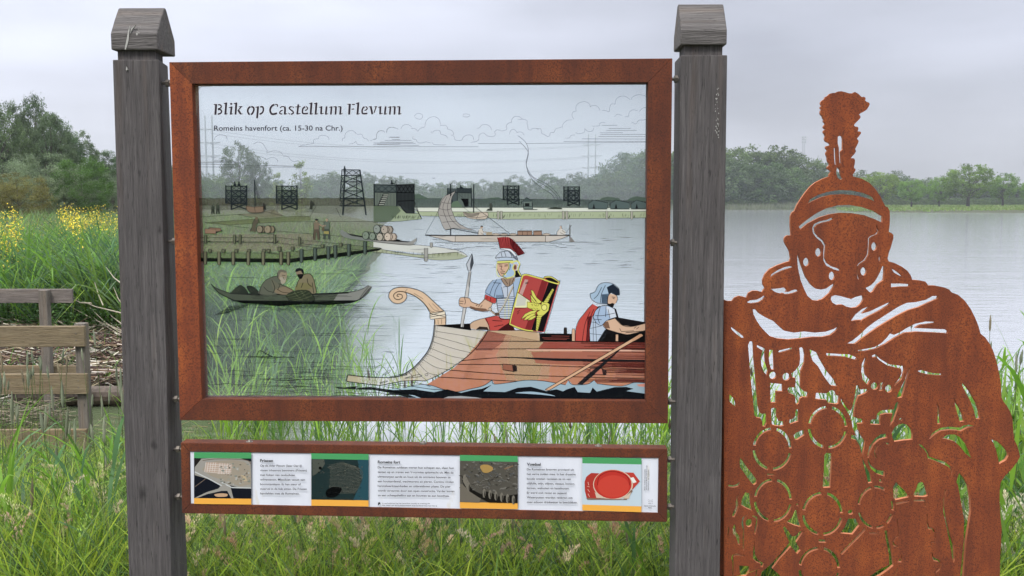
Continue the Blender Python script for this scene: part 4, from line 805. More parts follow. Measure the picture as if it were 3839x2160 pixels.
hs(S5, "1098,255 1150,310 1200,400 1230,560 1235,700 1215,830 1180,1050 1165,1250 1150,1449 1140,1600 1100,1600 1110,1449 1130,1250 1150,1050 1155,800 1120,600 1085,400 1065,360")
hs(S5, "235,925 270,920 295,1050 325,1200 340,1330 250,1400 180,1449 80,1500 30,1500 80,1440 180,1370 290,1320 285,1200 255,1050")
hs(S5, "440,1190 435,1290 380,1290 420,1240"); hs(S5, "175,330 212,332 210,368 172,366")
hs(PP, "510,700 540,680 570,690 580,720 580,870 550,900 555,960 560,1060 555,1075 535,1050 528,950 525,850 510,790")
hs(PP, "458,850 485,850 490,1000 498,1090 470,1075 460,980"); hs(PP, "498,1112 518,1114 545,1150 550,1200 582,1270 545,1285 505,1250 488,1190")
hs(SL, "108,765 160,820 185,880 178,912 108,850")
def ell(c, cx, cyy, rx, ry, n=20): SM.append(cv(c, [(cx+rx*math.cos(2*math.pi*i/n), cyy+ry*math.sin(2*math.pi*i/n)) for i in range(n)]))
for a in ((574, 1007, 18, 25), (503, 1064, 18, 25), (653, 1145, 18, 25), (900, 973, 17, 25), (838, 1119, 18, 25), (933, 1045, 6, 19)): ell(S1, *a)
ell(SL, 609, 549, 42, 44); ell(SL, 765, 564, 43, 45); ell(SR, 120, 673, 42, 43); ell(SR, 285, 702, 41, 45)
ell(S4, 333, 835, 38, 48); ell(S4, 1507, 712, 32, 28)
def disc(c, cx, cyy, rx, ry, w=36, arcs=((93, 170), (2, 77), (-88, -12), (-176, -103))):
    for a0, a1 in arcs:
        n = 9; o = []; i_ = []
        for k in range(n+1):
            t = R(a0+(a1-a0)*k/n); o.append((cx+rx*math.cos(t), cyy-ry*math.sin(t))); i_.append((cx+(rx-w)*math.cos(t), cyy-(ry-w)*math.sin(t)))
        SM.append(cv(c, o+i_[::-1]))
disc(SL, 1245, 1150, 230, 250); disc(SL, 603, 1400, 228, 250); disc(S4, 612, 575, 223, 252, 34)
disc(S4, 1185, 730, 238, 255, 36); disc(S4, 1800, 655, 212, 250, 30, ((58, 95), (105, 172), (-88, -62), (-165, -100), (-50, -20), (-8, 18))); disc(S4, 1147, 1365, 243, 255)
PO = -.05
def cutplate(name, loops, off, thick, mats, parent):
    c = bpy.data.curves.new(name, 'CURVE'); c.dimensions = '2D'; c.fill_mode = 'BOTH'; c.extrude = thick/2; c.bevel_depth = .0
    ex = Vector((math.cos(YAW), -math.sin(YAW), 0)); o0 = wloc(parent)
    for lp_ in loops:
        s = c.splines.new('POLY'); s.points.add(len(lp_)-1); s.use_cyclic_u = True
        for i, (u, v) in enumerate(lp_):
            p = onp(u, v, off)-o0; s.points[i].co = (p.dot(ex), p.z, 0, 1)
    t = bpy.data.objects.new('tmp', c); COL.objects.link(t)
    bpy.context.view_layer.update()
    me = bpy.data.meshes.new_from_object(t.evaluated_get(bpy.context.evaluated_depsgraph_get()))
    bpy.data.objects.remove(t)
    yc = (onp(*loops[0][0], off)-o0).dot(-PN)
    yb = (onp(1919, 762, off)-o0).dot(PN)
    for vtx in me.vertices:
        x, z, d = vtx.co; vtx.co = ex*x + Vector((0, 0, z)) + PN*(yb+d-thick/2)
    me.materials.clear()
    for mm in mats: me.materials.append(mm)
    me.update()
    for pl in me.polygons:
        if abs(pl.normal.dot(PN)) < .5: pl.material_index = 1
        pl.use_smooth = False
    o = bpy.data.objects.new(name, me); COL.objects.link(o); o.parent = parent
    return o
sol = empty('soldier_silhouette', onp(3230, 2400, PO), 'life-size rusty steel cut-out of a plumed helmeted soldier beside the right post', 'sculpture')
sol.location.z = 0
cutplate('steel_plate', [outer]+SM, PO, .012, [M_CORT, M_EDGE], sol)
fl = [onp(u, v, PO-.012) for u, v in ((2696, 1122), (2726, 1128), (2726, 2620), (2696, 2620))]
obj('gap_shade_strip', *prism(fl[::-1], [p-PN*.04 for p in fl][::-1]), M_CORT_D, sol)  # dark strip added to stand for the shadow in the gap between post and plate
# ================================================================== print on the glass
A_ = (1400, 650, 2.3418); B_C = (700, 600, 3.22); C_ = (700, 950, 2.635); D_ = (1200, 1000, 2.8975); E_ = (1700, 850, 2.07); T1 = (700, 300, 3.22); T2 = (1400, 300, 2.3418)
K1 = (780, 370, 6.779); K2 = (1140, 370, 6.779); L1 = (650, 1550, 2.375); L2 = (1350, 1550, 2.375); L3 = (2000, 1550, 2.375)
BLK = (22, 24, 28)
def cat(pts, closed=True, n=5):
    "Catmull-Rom through the points"
    p = [np.array(q, float) for q in pts]; m_ = len(p); o = []
    for i in range(m_ if closed else m_-1):
        a = p[(i-1) % m_] if closed or i > 0 else p[0]; b = p[i]; c = p[(i+1) % m_]; d = p[(i+2) % m_] if closed or i < m_-2 else p[-1]
        for k in range(n):
            t = k/n; o.append(tuple(.5*((2*b)+(c-a)*t+(2*a-5*b+4*c-d)*t*t+(3*b-a-3*c+d)*t**3)))
    if not closed: o.append(tuple(p[-1]))
    return o
def ic(c):
    g = .3*c[0]+.59*c[1]+.11*c[2]; return lin([max(0, min(255, (x*.78+g*.22)*.93+6)) for x in c])
class Ink:
    lay = 0
    def __init__(s, off): s.v = []; s.f = []; s.c = []; s.off = off
    def _o(s): Ink.lay += 1; return s.off+.0003+Ink.lay*2.2e-6
    def poly(s, c, pts, col, a=1.0, sm=False):
        q = P(c, pts) if isinstance(pts, str) else cv(c, pts)
        if sm: q = cat(q)
        o = s._o(); k = len(s.v); tr = tessellate_polygon([[Vector((x, y, 0)) for x, y in q]])
        s.v += [onp(x, y, o) for x, y in q]; s.c += [(*ic(col), a)]*len(q); s.f += [tuple(k+i for i in t) for t in tr]; return s
    def line(s, c, pts, w=2.0, col=BLK, a=.85, sm=False, taper=False):
        q = P(c, pts) if isinstance(pts, str) else cv(c, pts)
        if sm and len(q) > 2: q = cat(q, False, 5)
        o = s._o(); k = len(s.v); q = [np.array(x, float) for x in q]; n = len(q)
        for i in range(n):
            d = q[min(i+1, n-1)]-q[max(i-1, 0)]; d = d/(np.hypot(*d)+1e-9); nn = np.array((-d[1], d[0])); ww = w/2*(1 if not taper else max(.15, math.sin(math.pi*(.08+.84*i/max(1, n-1)))))
            for sg in (-1, 1): e = q[i]+nn*ww*sg; s.v.append(onp(e[0], e[1], o)); s.c.append((*ic(col), a))
        s.f += [(k+2*i, k+2*i+1, k+2*i+3, k+2*i+2) for i in range(n-1)]; return s
    def ell(s, c, x, y, rx, ry, col, a=1.0, n=18, rot=0):
        pts = [(x+rx*math.cos(t)*math.cos(rot)-ry*math.sin(t)*math.sin(rot), y+rx*math.cos(t)*math.sin(rot)+ry*math.sin(t)*math.cos(rot)) for t in [2*math.pi*i/n for i in range(n)]]
        return s.poly(c, pts, col, a)
    def build(s, name, parent):
        if not s.v: return None
        return obj(name, s.v, s.f, M_INK, parent, cols=s.c)
def LL(k, c, segs, w, col=BLK, a=.8, sm=True):
    for g in segs.split(';'):
        if g.strip(): k.line(c, g, w, col, a, sm)
GR_ = (95, 98, 108)
# clouds, smoke and sky lines
k = Ink(GO)
LL(k, T2, "0,525 25,515 28,480 45,450 85,448 100,462;115,460 120,430 150,415 205,425 215,437;240,430 260,400 300,390 335,412;330,425 370,430 390,450 410,425 450,412 455,380 480,340 530,322 575,345 588,390;585,400 630,398 650,415 650,430 690,445 703,480 680,485;700,490 715,505 712,520 735,530 775,528 790,500 830,482 870,492 880,528;855,548 900,540 925,520 928,485 960,465 985,478 1000,492 1050,500;1050,500 1070,480 1065,455 1090,437 1118,448;1120,450 1170,435 1168,405 1185,380 1212,375;1212,375 1215,345 1240,322 1280,322 1305,345;1270,350 1320,345 1350,360 1348,380 1355,400 1358,430 1380,440 1400,425 1430,425 1450,437;1430,425 1470,430 1475,465 1500,480 1530,497 1550,488;1550,488 1555,462 1585,460 1600,430 1650,415;1657,425 1665,385 1700,355 1745,350;1760,345 1742,310 1755,280 1780,275;1780,275 1778,235 1800,205 1850,190 1890,205 1908,240;1900,235 1940,222 1975,240 1988,268;2005,268 2040,270 2070,282;2070,280 2075,240 2090,212 2125,212;2120,212 2135,165 2175,143 2220,148 2255,175;2265,175 2275,150 2320,130 2370,135 2400,150;2115,325 2140,300 2180,310;2210,322 2240,320 2245,285 2280,262 2320,272;2335,278 2360,250 2395,240;2270,372 2305,388;2305,388 2330,355 2370,352 2395,345;1680,510 1720,508 1735,487 1770,483;1775,458 1800,473 1850,460 1855,428;1855,425 1880,450 1920,450 1935,420;1918,405 1945,405;1950,405 1985,400 1990,378 2035,376;1195,475 1205,445 1235,433 1262,465;1262,462 1285,455 1310,465 1322,487;350,495 345,515 375,525;375,525 395,552 440,550 460,543 500,553;510,540 530,565 570,570 635,570;505,450 515,468;520,465 540,443 580,445 590,475;590,475 640,492 648,515;360,320 375,298 410,295 430,310 425,335 400,345 365,330;785,312 800,298 840,303 843,318 815,326 787,320;905,425 935,420;935,418 950,398 990,392 1025,410 1037,440", 1.5, GR_, .5)
LL(k, T2, "140,503 225,505;100,530 335,530;60,545 350,548;0,553 370,557;0,568 400,575;0,585 920,587;920,558 1290,558;1340,558 2400,546;1670,541 2400,540;1830,517 2385,519;1975,497 2385,497;1990,480 2390,478;1990,465 2190,463;2045,445 2310,442;2065,427 2260,426;2005,400 2140,397", 1.5, (70, 74, 84), .7, False)
LL(k, T2, "1270,490 1330,540 1358,600 1355,660 1340,730 1365,820 1440,890 1540,950 1610,1020 1620,1080 1605,1095;1280,540 1330,590 1360,640 1350,700 1345,760 1400,850 1500,900 1580,960 1635,1030 1640,1080;1350,800 1400,880 1480,950 1560,1000 1600,1060 1590,1090", 1.9, (60, 70, 84), .75)
LL(k, T1, "335,725 345,690 390,665 440,665 480,685 490,730;1350,803 1420,785 1500,770 1530,765;1530,765 1535,720 1590,710;1590,710 1600,680 1650,668 1700,685 1720,720;1880,735 1885,705 1910,700;1910,700 1915,650 1960,615 2010,615 2050,650;2055,660 2110,655 2135,700 2180,715 2195,740;2215,735 2290,705;2290,700 2295,650 2330,615 2380,615;2410,640 2430,590 2480,570 2550,590;810,770 860,750 920,770 948,820;948,820 970,850 965,880;965,880 1000,870 1060,855 1130,870 1160,905;970,960 1010,940 1060,940 1095,970 1100,990;890,925 940,945 970,960;1165,920 1220,925 1255,965;1255,965 1290,985 1350,975;1960,775 2020,760 2040,740 2060,775 2140,785", 1.5, GR_, .5)
LL(k, T1, "1350,803 2576,806;2270,762 2576,762;2300,775 2576,775;2440,690 2576,690;2480,718 2576,718;130,1015 1310,1040;130,1050 1310,1052;130,1000 700,1000;330,970 560,970;320,985 600,985", 1.5, (70, 74, 84), .7, False)
LL(k, A_, "435,95 448,105 460,95;455,120 468,130 482,118;490,148 503,158 516,146;520,40 530,46 540,38", 1.8, BLK, .8, False)
k.build('cloud_drawing', glass)
# title
k = Ink(GO)
def title(k, c, segs, extra, col, a):
    for g in segs.split(';'):
        w, p = g.strip().split(':'); k.line(c, p, (float(w)+extra)/c[2], col, a, len(p.split()) > 2)
    return k
TK1 = "25:145,150 235,150;55:206,140 186,410;34:255,155 310,160 338,200 310,240 250,262;40:250,277 310,280 343,320 320,370 245,395;26:400,130 480,105;52:462,105 440,405;22:440,398 497,383;24:530,228 620,205;50:598,205 575,405;22:575,398 632,383;26:652,130 738,105;52:718,105 698,405;28:770,290 845,205;22:785,205 874,200;50:765,285 832,395;20:832,400 878,383;46:1078,200 1025,250 1008,320 1035,385 1062,405;46:1098,200 1155,230 1163,290 1130,370 1088,405;24:1208,222 1295,200;52:1272,200 1245,500;42:1325,208 1392,215 1405,290 1375,360 1308,398;50:1688,148 1620,190 1580,270 1590,350 1640,395 1752,372;30:1705,152 1762,155 1762,208;28:1830,238 1870,203 1940,203;50:1950,200 1957,300 1945,405;22:1945,400 2008,383;32:1895,295 1840,320 1820,375 1885,392;38:2125,205 2085,212 2065,250 2110,290 2160,330 2160,375 2105,398;26:2150,198 2172,240;26:2042,362 2080,402;48:2295,145 2265,400;20:2212,212 2358,205;24:2265,398 2348,372;42:2468,203 2415,250 2400,320 2420,380 2538,375;30:2492,198 2532,240 2510,280 2462,302"
TK2 = "26:130,130 212,105;52:190,105 165,405;22:165,398 230,383;26:253,130 337,105;52:315,105 290,405;22:290,398 355,383;24:382,222 465,200;48:440,200 436,300 430,395;22:430,395 498,372;48:572,198 550,405;22:550,398 612,383;24:637,222 720,200;46:700,200 680,405;26:745,212 810,200;48:812,200 798,405;26:862,212 930,200;48:930,200 925,300 915,405;22:915,398 978,378;22:1097,142 1190,140;55:1162,140 1144,405;28:1218,145 1290,150;28:1205,268 1275,264;52:1380,100 1355,405;26:1318,128 1402,98;22:1355,398 1418,383;42:1535,205 1490,250 1475,320 1495,380 1608,375;30:1565,198 1605,240 1585,280 1535,302;22:1645,208 1720,200;52:1695,200 1735,398;22:1790,208 1855,198;30:1833,205 1778,358;24:1882,222 1965,200;48:1940,200 1936,300 1930,395;22:1930,395 1998,372;48:2072,198 2050,405;22:2050,398 2112,383;24:2134,222 2217,200;46:2197,200 2177,405;26:2242,212 2307,200;48:2309,200 2295,405;26:2359,212 2427,200;48:2427,200 2422,300 2412,405;22:2412,398 2475,378"
title(k, K1, TK1, 22, (232, 234, 242), .8); title(k, K2, TK2, 22, (232, 234, 242), .8); k.ell(K1, 588, 133, 40, 36, (232, 234, 242), .8)
title(k, K1, TK1, 0, (52, 46, 56), 1); title(k, K2, TK2, 0, (52, 46, 56), 1); k.ell(K1, 588, 133, 30, 27, (52, 46, 56))
k.build('title_lettering', glass)
def textink(body, a, b, h, parent, off, col=(40, 40, 44), bold=0.0, name='lettering', alpha=1.0):
    "text from photo place a to b along its baseline, cap height h"
    c = bpy.data.curves.new('t', 'FONT'); c.body = body; c.size = 1; c.offset = bold; c.resolution_u = 3
    t = bpy.data.objects.new('t', c); COL.objects.link(t); bpy.context.view_layer.update()
    me = bpy.data.meshes.new_from_object(t.evaluated_get(bpy.context.evaluated_depsgraph_get())); bpy.data.objects.remove(t)
    if not me.vertices: return
    xs = [v.co.x for v in me.vertices]; x0, x1 = min(xs), max(xs); Ink.lay += 1; o = off+.0003+Ink.lay*2.2e-6
    dx, dy = b[0]-a[0], b[1]-a[1]; Lb = math.hypot(dx, dy); px, py = dy/Lb, -dx/Lb
    vs = [onp(a[0]+dx*(v.co.x-x0)/(x1-x0)+px*v.co.y/.70*h, a[1]+dy*(v.co.x-x0)/(x1-x0)+py*v.co.y/.70*h, o) for v in me.vertices]
    fs = [tuple(p.vertices) for p in me.polygons]; bpy.data.meshes.remove(me)
    return obj(name, vs, fs, M_INK, parent, cols=[(*ic(col), alpha)]*len(vs))
def tx(c, body, x0, x1, y0, y1, h, parent, off, **kw): return textink(body, cv(c, [(x0, y0)])[0], cv(c, [(x1, y1)])[0], h/c[2], parent, off, **kw)
tx(T1, "Romeins havenfort (ca. 15-30 na Chr.)", 330, 1882, 612, 611, 62, glass, GO, col=(52, 50, 60), bold=.012, name='subtitle_lettering')

# land washes, palisades
k = Ink(GO)
k.poly(B_C, "150,545 2560,545 2576,640 2430,740 2260,900 2250,960 2340,1060 1950,1150 1250,1210 150,1190", (112, 112, 84), .42)
k.poly(B_C, "150,900 1500,890 1600,1000 1150,1100 150,1110", (150, 125, 110), .28); k.poly(B_C, "620,660 760,640 1050,600 1180,680 900,700", (120, 110, 85), .5)
k.poly(B_C, "148,465 2260,462 2260,545 148,545", (88, 84, 58), .55)
for i in range(118): x = 160+i*18; k.line(B_C, [(x, 466+random.uniform(-6, 4)), (x, 542)], 1.3, (40, 42, 34), .7)
k.line(B_C, [(150+i*30, 463+6*math.sin(i*1.3)) for i in range(71)], 1.8, (35, 38, 32), .8); LL(k, B_C, "148,545 2260,548", 1.6, (45, 48, 36))
k.poly(B_C, "215,758 500,735 1300,680 1490,680 1490,730 1200,745 500,785", (104, 112, 68), .6); LL(k, B_C, "215,758 500,735 1300,680 1490,680;215,758 500,785 1200,745 2500,742;500,790 780,825;1080,858 2100,940;150,690 700,650;1490,680 1490,730;1560,560 1490,675;1050,600 1010,645;620,660 790,695;880,605 1180,680;2460,560 2560,690;1800,575 1860,690", 1.6, (40, 42, 34), .75, False)
for i in range(60): x = 300+i*19; y = 752-(x-300)*.06; k.line(B_C, [(x, y), (x+14, y+22)], 1.0, (50, 55, 34), .6)
k.poly(A_, "360,220 1840,232 2395,245 2395,302 360,300", (66, 84, 78), .6)
for i in range(146): x = 362+i*14; k.line(A_, [(x, 221+(x-360)*.012+random.uniform(-3, 3)), (x, 296)], 1.3, (34, 44, 42), .65)
LL(k, A_, "360,220 1840,232 2395,245;360,300 2395,304", 1.8, (30, 38, 38), .8, False)
k.poly(A_, "360,185 400,180 430,195 470,215 480,225 360,222", (70, 92, 76), .85); k.poly(A_, "980,225 1030,215 1100,210 1130,225", (70, 92, 76), .85)
k.poly(A_, "1980,235 2010,215 2060,205 2100,210 2160,220 2170,240", (70, 90, 76), .85); k.poly(A_, "2220,240 2260,215 2310,200 2370,210 2395,215 2395,245", (70, 90, 76), .85)
k.poly(A_, "355,302 1150,302 2395,306 2395,336 1150,340 400,336", (206, 211, 194), .92); k.poly(A_, "360,334 1150,340 2395,334 2395,388 1900,396 1150,402 800,378 425,372", (158, 172, 130), .9)
k.poly(A_, "0,285 210,282 290,350 400,352 428,400 250,420 0,430", (140, 158, 108), .72); k.poly(A_, "0,285 210,282 240,330 150,420 0,430", (70, 92, 74), .55)
LL(k, A_, "0,430 250,420 428,400 400,350;400,336 1150,340 2395,334;425,374 800,380 1150,403 1900,397 2395,390;0,285 210,282 290,350 400,352", 1.7, (44, 54, 40), .8, False)
for i in range(170):
    x = random.choice([random.uniform(160, 400), random.uniform(430, 2380), random.uniform(430, 2380)]); y = (365 if x < 420 else 346)+random.uniform(0, 20); k.line(A_, [(x, y), (x-random.uniform(2, 9), y+random.uniform(14, 30))], 1.0, (72, 88, 52), .7)
for x0, x1 in ((1086, 1104), (1114, 1132), (1657, 1677), (1688, 1707), (2040, 2058), (2258, 2277)):
    k.poly(A_, [(x0, 332), (x1, 332), (x1, 396), ((x0+x1)/2, 410), (x0, 396)], (160, 158, 142)); k.line(A_, [(x0, 332), (x1, 332), (x1, 396), ((x0+x1)/2, 410), (x0, 396), (x0, 332)], 1.4, BLK, .85); k.poly(A_, [(x1+2, 395), (x1+20, 362), (x1+17, 385)], BLK, .85)
k.build('palisade_drawing', glass)

# watchtowers and gates
TD = (26, 34, 38)
def xb(k, c, xa0, xa1, ya, xb0, xb1, yb, n, w, col=TD):
    for i in range(n):
        l0, r0 = xa0+(xa1-xa0)*i/n, xa0+(xa1-xa0)*(i+1)/n; l1, r1 = xb0+(xb1-xb0)*i/n, xb0+(xb1-xb0)*(i+1)/n
        k.line(c, [(l0, ya), (r1, yb)], w, col, .95); k.line(c, [(r0, ya), (l1, yb)], w, col, .95)
def tower(c, x0, x1, y0, name, s):
    k = Ink(GO); f = x0+.27*(x1-x0); H_ = lambda t: y0+t*s
    k.poly(c, [(f, H_(60)), (x1, H_(60)), (x1, H_(220)), (f, H_(220))], (50, 60, 62), .55); k.poly(c, [(x0, H_(0)), (f, H_(10)), (f, H_(220)), (x0, H_(205))], (50, 60, 62), .4)
    for x, a, b, w in ((x0, -4, 215, 4.5), (f, -4, 292, 5), (x1, -4, 288, 5), (x0+.72*(x1-x0), 5, 215, 3)): k.line(c, [(x, H_(a)), (x, H_(b))], w, TD, .97)
    for t, w in ((6, 3.5), (60, 4), (130, 3.5), (215, 3.5)): k.line(c, [(f, H_(t)), (x1, H_(t))], w, TD, .97); k.line(c, [(x0, H_(t*.97)), (f, H_(t))], w*.7, TD, .95)
    xb(k, c, f, x1, H_(8), f, x1, H_(58), 3, 1.8); xb(k, c, f, x1, H_(62), f, x1, H_(128), 2, 3.2); xb(k, c, f, x1, H_(132), f, x1, H_(213), 2, 3.2)
    xb(k, c, x0, f, H_(62), x0, f, H_(126), 1, 2.2); xb(k, c, x0, f, H_(132), x0, f, H_(208), 1, 2.2); xb(k, c, f, x1, H_(218), f, x1, H_(286), 1, 3.6)
    return k
k = tower(B_C, 472, 722, 310, 0, 1.0)
for x in (580, 630): k.ell(B_C, x, 270, 9, 11, TD); k.poly(B_C, [(x-18, 312), (x-12, 282), (x+12, 282), (x+20, 312)], TD)
k.build('watchtower_drawing', glass); tower(B_C, 1082, 1332, 310, 0, 1.0).build('watchtower_drawing', glass)
for x0, x1, y0 in ((1140, 1276, 108), (1672, 1808, 116)): tower(A_, x0, x1, y0, 0, .585).build('watchtower_drawing', glass)
k = Ink(GO)
Lf = lambda y: 1910-(y-120)*.046; Rf = lambda y: 2090+(y-120)*.14
k.poly(B_C, [(1875, 122), (2088, 120), (2088, 185), (1875, 185)], (60, 70, 72), .3)
for p_, w in (("1872,125 1868,190 1848,490", 3), ("1910,120 1885,664", 5.5), ("2090,118 2165,664", 5.5), ("2050,190 2056,540", 3.2)): LL(k, B_C, p_, w, TD, .97, False)
ys = [120, 190, 265, 375, 465, 555]
for y in ys: k.line(B_C, [(1868-(y-120)*.05, y-2), (Rf(y), y)], 3.4, TD, .97)
xb(k, B_C, 1912, 2090, 122, 1912, 2090, 188, 2, 2.2)
for i in range(1, 5): xb(k, B_C, Lf(ys[i]), Rf(ys[i]), ys[i], Lf(ys[i+1]), Rf(ys[i+1]), ys[i+1], 1, 2.8); xb(k, B_C, 1868-(ys[i]-120)*.05, Lf(ys[i]), ys[i], 1868-(ys[i+1]-120)*.05, Lf(ys[i+1]), ys[i+1], 1, 1.8)
k.ell(B_C, 1906, 85, 9, 12, TD); k.poly(B_C, "1892,120 1896,95 1918,95 1922,120 1918,170 1900,170", TD); k.build('lookout_tower_drawing', glass)
k = Ink(GO)
k.poly(A_, "5,95 200,100 205,285 8,283", (96, 108, 96), .92); k.poly(A_, "10,98 198,103 198,165 10,165", (70, 86, 88), .6)
for i in range(16): k.line(A_, [(12+i*12.5, 172), (12+i*12.5, 280)], 1.2, (38, 46, 44), .8)
for p_, w in (("6,92 8,285", 5), ("200,95 205,290", 5), ("5,100 200,105", 3.5), ("5,165 200,167", 4)): LL(k, A_, p_, w, TD, .97, False)
xb(k, A_, 12, 198, 108, 12, 198, 163, 3, 2)
k.poly(A_, "85,178 140,178 90,285 35,283", (30, 36, 38)); [k.line(A_, [(88-i*8, 190+i*17), (132-i*8, 190+i*17)], 3, (150, 155, 140), 1) for i in range(6)]
k.poly(A_, "205,98 358,93 358,352 285,350 235,290 207,280", (38, 44, 46), .97)
for i in range(13): k.line(A_, [(212+i*12, 170), (212+i*12, 270+i*6)], 1.3, (12, 14, 16), .9)
xb(k, A_, 208, 356, 108, 208, 356, 168, 4, 2.4, (14, 16, 18)); LL(k, A_, "205,105 358,100;205,170 358,170;215,245 358,240;358,90 358,352;225,275 290,350", 3, (14, 16, 18), .97, False)
k.ell(A_, 160, 68, 7, 9, TD); k.poly(A_, "150,98 152,78 168,78 185,95", TD); LL(k, A_, "185,98 200,60", 2, TD, .95, False); LL(k, A_, "365,255 412,385;370,300 425,400", 2.2, TD, .9, False)
k.build('gatehouse_drawing', glass); k = Ink(GO)
k.poly(A_, "650,130 735,135 735,295 690,290 650,215", (62, 74, 76), .9); k.poly(A_, "735,128 860,132 862,294 738,292", (84, 98, 92), .95); k.poly(A_, "765,222 835,222 835,293 800,292 785,250", (10, 12, 14)); k.poly(A_, "740,135 858,138 858,168 740,168", (50, 62, 66), .8)
xb(k, A_, 742, 858, 136, 742, 858, 168, 4, 1.6); LL(k, A_, "735,125 738,295;860,128 862,296;735,170 860,172;735,133 860,135;650,128 650,200;652,165 735,168;690,230 700,290", 3.2, TD, .95, False)
for i in range(9): k.line(A_, [(745+i*13, 176), (745+i*13, 220)], 1.1, TD, .8)
k.ell(A_, 765, 112, 6, 8, TD); k.poly(A_, "756,130 758,118 780,118 788,130", TD); k.poly(A_, "660,300 700,250 740,240 790,300", (88, 112, 86), .9); k.build('gatehouse_drawing', glass); k = Ink(GO)
k.poly(A_, "1310,250 1345,212 1395,248 1398,315 1318,315", (96, 112, 104), .95); k.poly(A_, "1305,252 1345,210 1398,248", (60, 76, 74), 1); k.poly(A_, "1330,262 1370,262 1370,290 1330,290", (24, 30, 30)); LL(k, A_, "1300,255 1345,210 1402,250;1318,255 1318,315;1392,255 1398,315;1318,315 1440,317;1318,290 1392,290", 2.2, TD, .9, False)
k.build('hut_drawing', glass)
for x in (1885, 2080, 2262):
    k = Ink(GO)
    k.poly(A_, [(x, 270), (x+48, 235), (min(x+170, 2394), 258), (min(x+168, 2394), 312), (x, 312)], (74, 92, 90), .97); k.poly(A_, [(x+50, 262), (x+38, 312), (x+62, 312)], BLK)
    k.line(A_, [(x-6, 272), (x+48, 235), (min(x+172, 2394), 260)], 2, TD, .9); k.line(A_, [(x, 270), (x, 312), (min(x+168, 2394), 312)], 1.8, TD, .9); k.build('tent_drawing', glass)
k = Ink(GO); k.poly(A_, "1520,312 1570,300 1600,296 1650,304 1662,314", (40, 48, 40), .95); k.build('campfire_drawing', glass); k = Ink(GO); k.poly(A_, "990,328 1005,310 1018,312 1020,265 1040,262 1045,328", (56, 62, 54), .95); k.build('seated_figure_drawing', glass)

# moored boats, barge and piers on the far side
k = Ink(GO)
k.poly(A_, "790,340 850,350 900,345 960,338 1003,345 1005,378 980,402 900,403 830,390 800,368", (188, 172, 150), 1, True); k.poly(A_, "800,345 860,358 930,350 900,375 850,385 805,362", (130, 122, 108), .9, True); LL(k, A_, "790,340 800,368 830,390 900,403 980,402 1008,372 1003,345;790,340 850,352 930,348 1003,342;930,350 900,400;805,375 900,390 995,375", 1.6); LL(k, A_, "880,95 880,345", 4, TD, .95, False); LL(k, A_, "870,300 800,270;900,300 1200,530;730,170 1200,535;780,290 850,345;1000,400 900,402;900,415 960,415;890,422 1000,408", 1.1, (60, 66, 72), .8, False)
k.build('moored_boat_drawing', glass); k = Ink(GO)
k.poly(A_, "455,540 720,543 1730,540 1650,575 1540,600 700,602 600,580", (190, 180, 168), .97); k.poly(A_, "720,545 1510,545 1510,600 720,600", (200, 188, 172), .8); LL(k, A_, "455,540 720,544 1730,540;455,540 600,578 700,602 1540,602 1650,575 1730,542;718,545 718,600;1510,545 1510,600;540,605 1050,602;1200,604 1880,604", 1.9, BLK, .88, False); LL(k, A_, "455,545 720,548 1730,545", 3.2, BLK, .9, False)
for i in range(26): x = random.uniform(560, 1700); y = 612+random.uniform(0, 50); k.line(A_, [(x, y), (x+random.uniform(30, 110), y)], 1.6, (72, 78, 90), .6)
k.poly(A_, "640,190 690,165 725,152 690,210 682,270 690,330 730,420 800,470 880,498 790,492 700,482 632,496 595,430 568,340 585,260 610,215", (158, 152, 144), .9, True)
LL(k, A_, "640,190 595,250 568,340 595,430 632,496 700,482 790,492 880,500;725,152 690,210 682,270 690,330 730,420 800,470 880,498;640,188 725,152;600,255 640,262 685,262;580,310 640,322 685,310;585,370 650,375 705,365;605,430 670,425 735,420;645,205 610,300 640,400 680,485;690,175 650,290 680,400 770,485", 1.5, (52, 52, 56), .85)
LL(k, A_, "677,92 678,200;678,492 678,542", 4.5, TD, .95, False); LL(k, A_, "640,192 725,152;630,498 700,486 930,530", 3, TD, .95, False); LL(k, A_, "455,538 570,330 600,240;880,500 930,528;800,490 915,522", 1.3, (60, 60, 66), .85, False)
for x0, x1 in ((1265, 1312), (1308, 1352), (1350, 1392), (1405, 1478)): k.poly(A_, [(x0, 505), (x1, 503), (x1, 541), (x0, 541)], (150, 115, 92)); k.line(A_, [(x0, 541), (x0, 505), (x1, 503), (x1, 541)], 1.8, BLK, .9); k.line(A_, [(x0, 512), (x1, 510)], 1.6, BLK, .9)
for x in (1075, 1145, 1225, 1520): k.ell(A_, x, 535, 36, 9, (176, 160, 140)); k.line(A_, [(x-36, 535), (x, 526), (x+36, 535)], 1.3, BLK, .8, True)
k.poly(A_, "990,515 1042,515 1042,541 990,541", (168, 150, 118)); k.poly(A_, "925,500 940,482 955,485 965,510 995,512 995,520 960,522 970,541 918,541", (196, 186, 172)); k.ell(A_, 950, 473, 11, 12, (180, 150, 125)); k.poly(A_, "938,470 945,460 960,462 962,470", BLK); LL(k, A_, "925,500 918,541;955,487 965,512 995,515;940,520 970,541", 1.5)
k.poly(A_, "1615,541 1610,520 1630,490 1650,486 1675,500 1690,520 1680,541", (196, 190, 180)); k.ell(A_, 1645, 475, 10, 13, (190, 165, 145)); LL(k, A_, "1635,465 1650,462 1655,485;1612,541 1612,518 1630,492;1655,500 1690,520 1725,475 1742,455;1640,520 1680,541", 1.7); LL(k, A_, "1725,452 1725,600", 4, (80, 76, 74), .95, False); k.poly(A_, "1722,560 1735,560 1770,604 1722,602", (120, 116, 112))
k.build('sailing_barge_drawing', glass); k = Ink(GO)
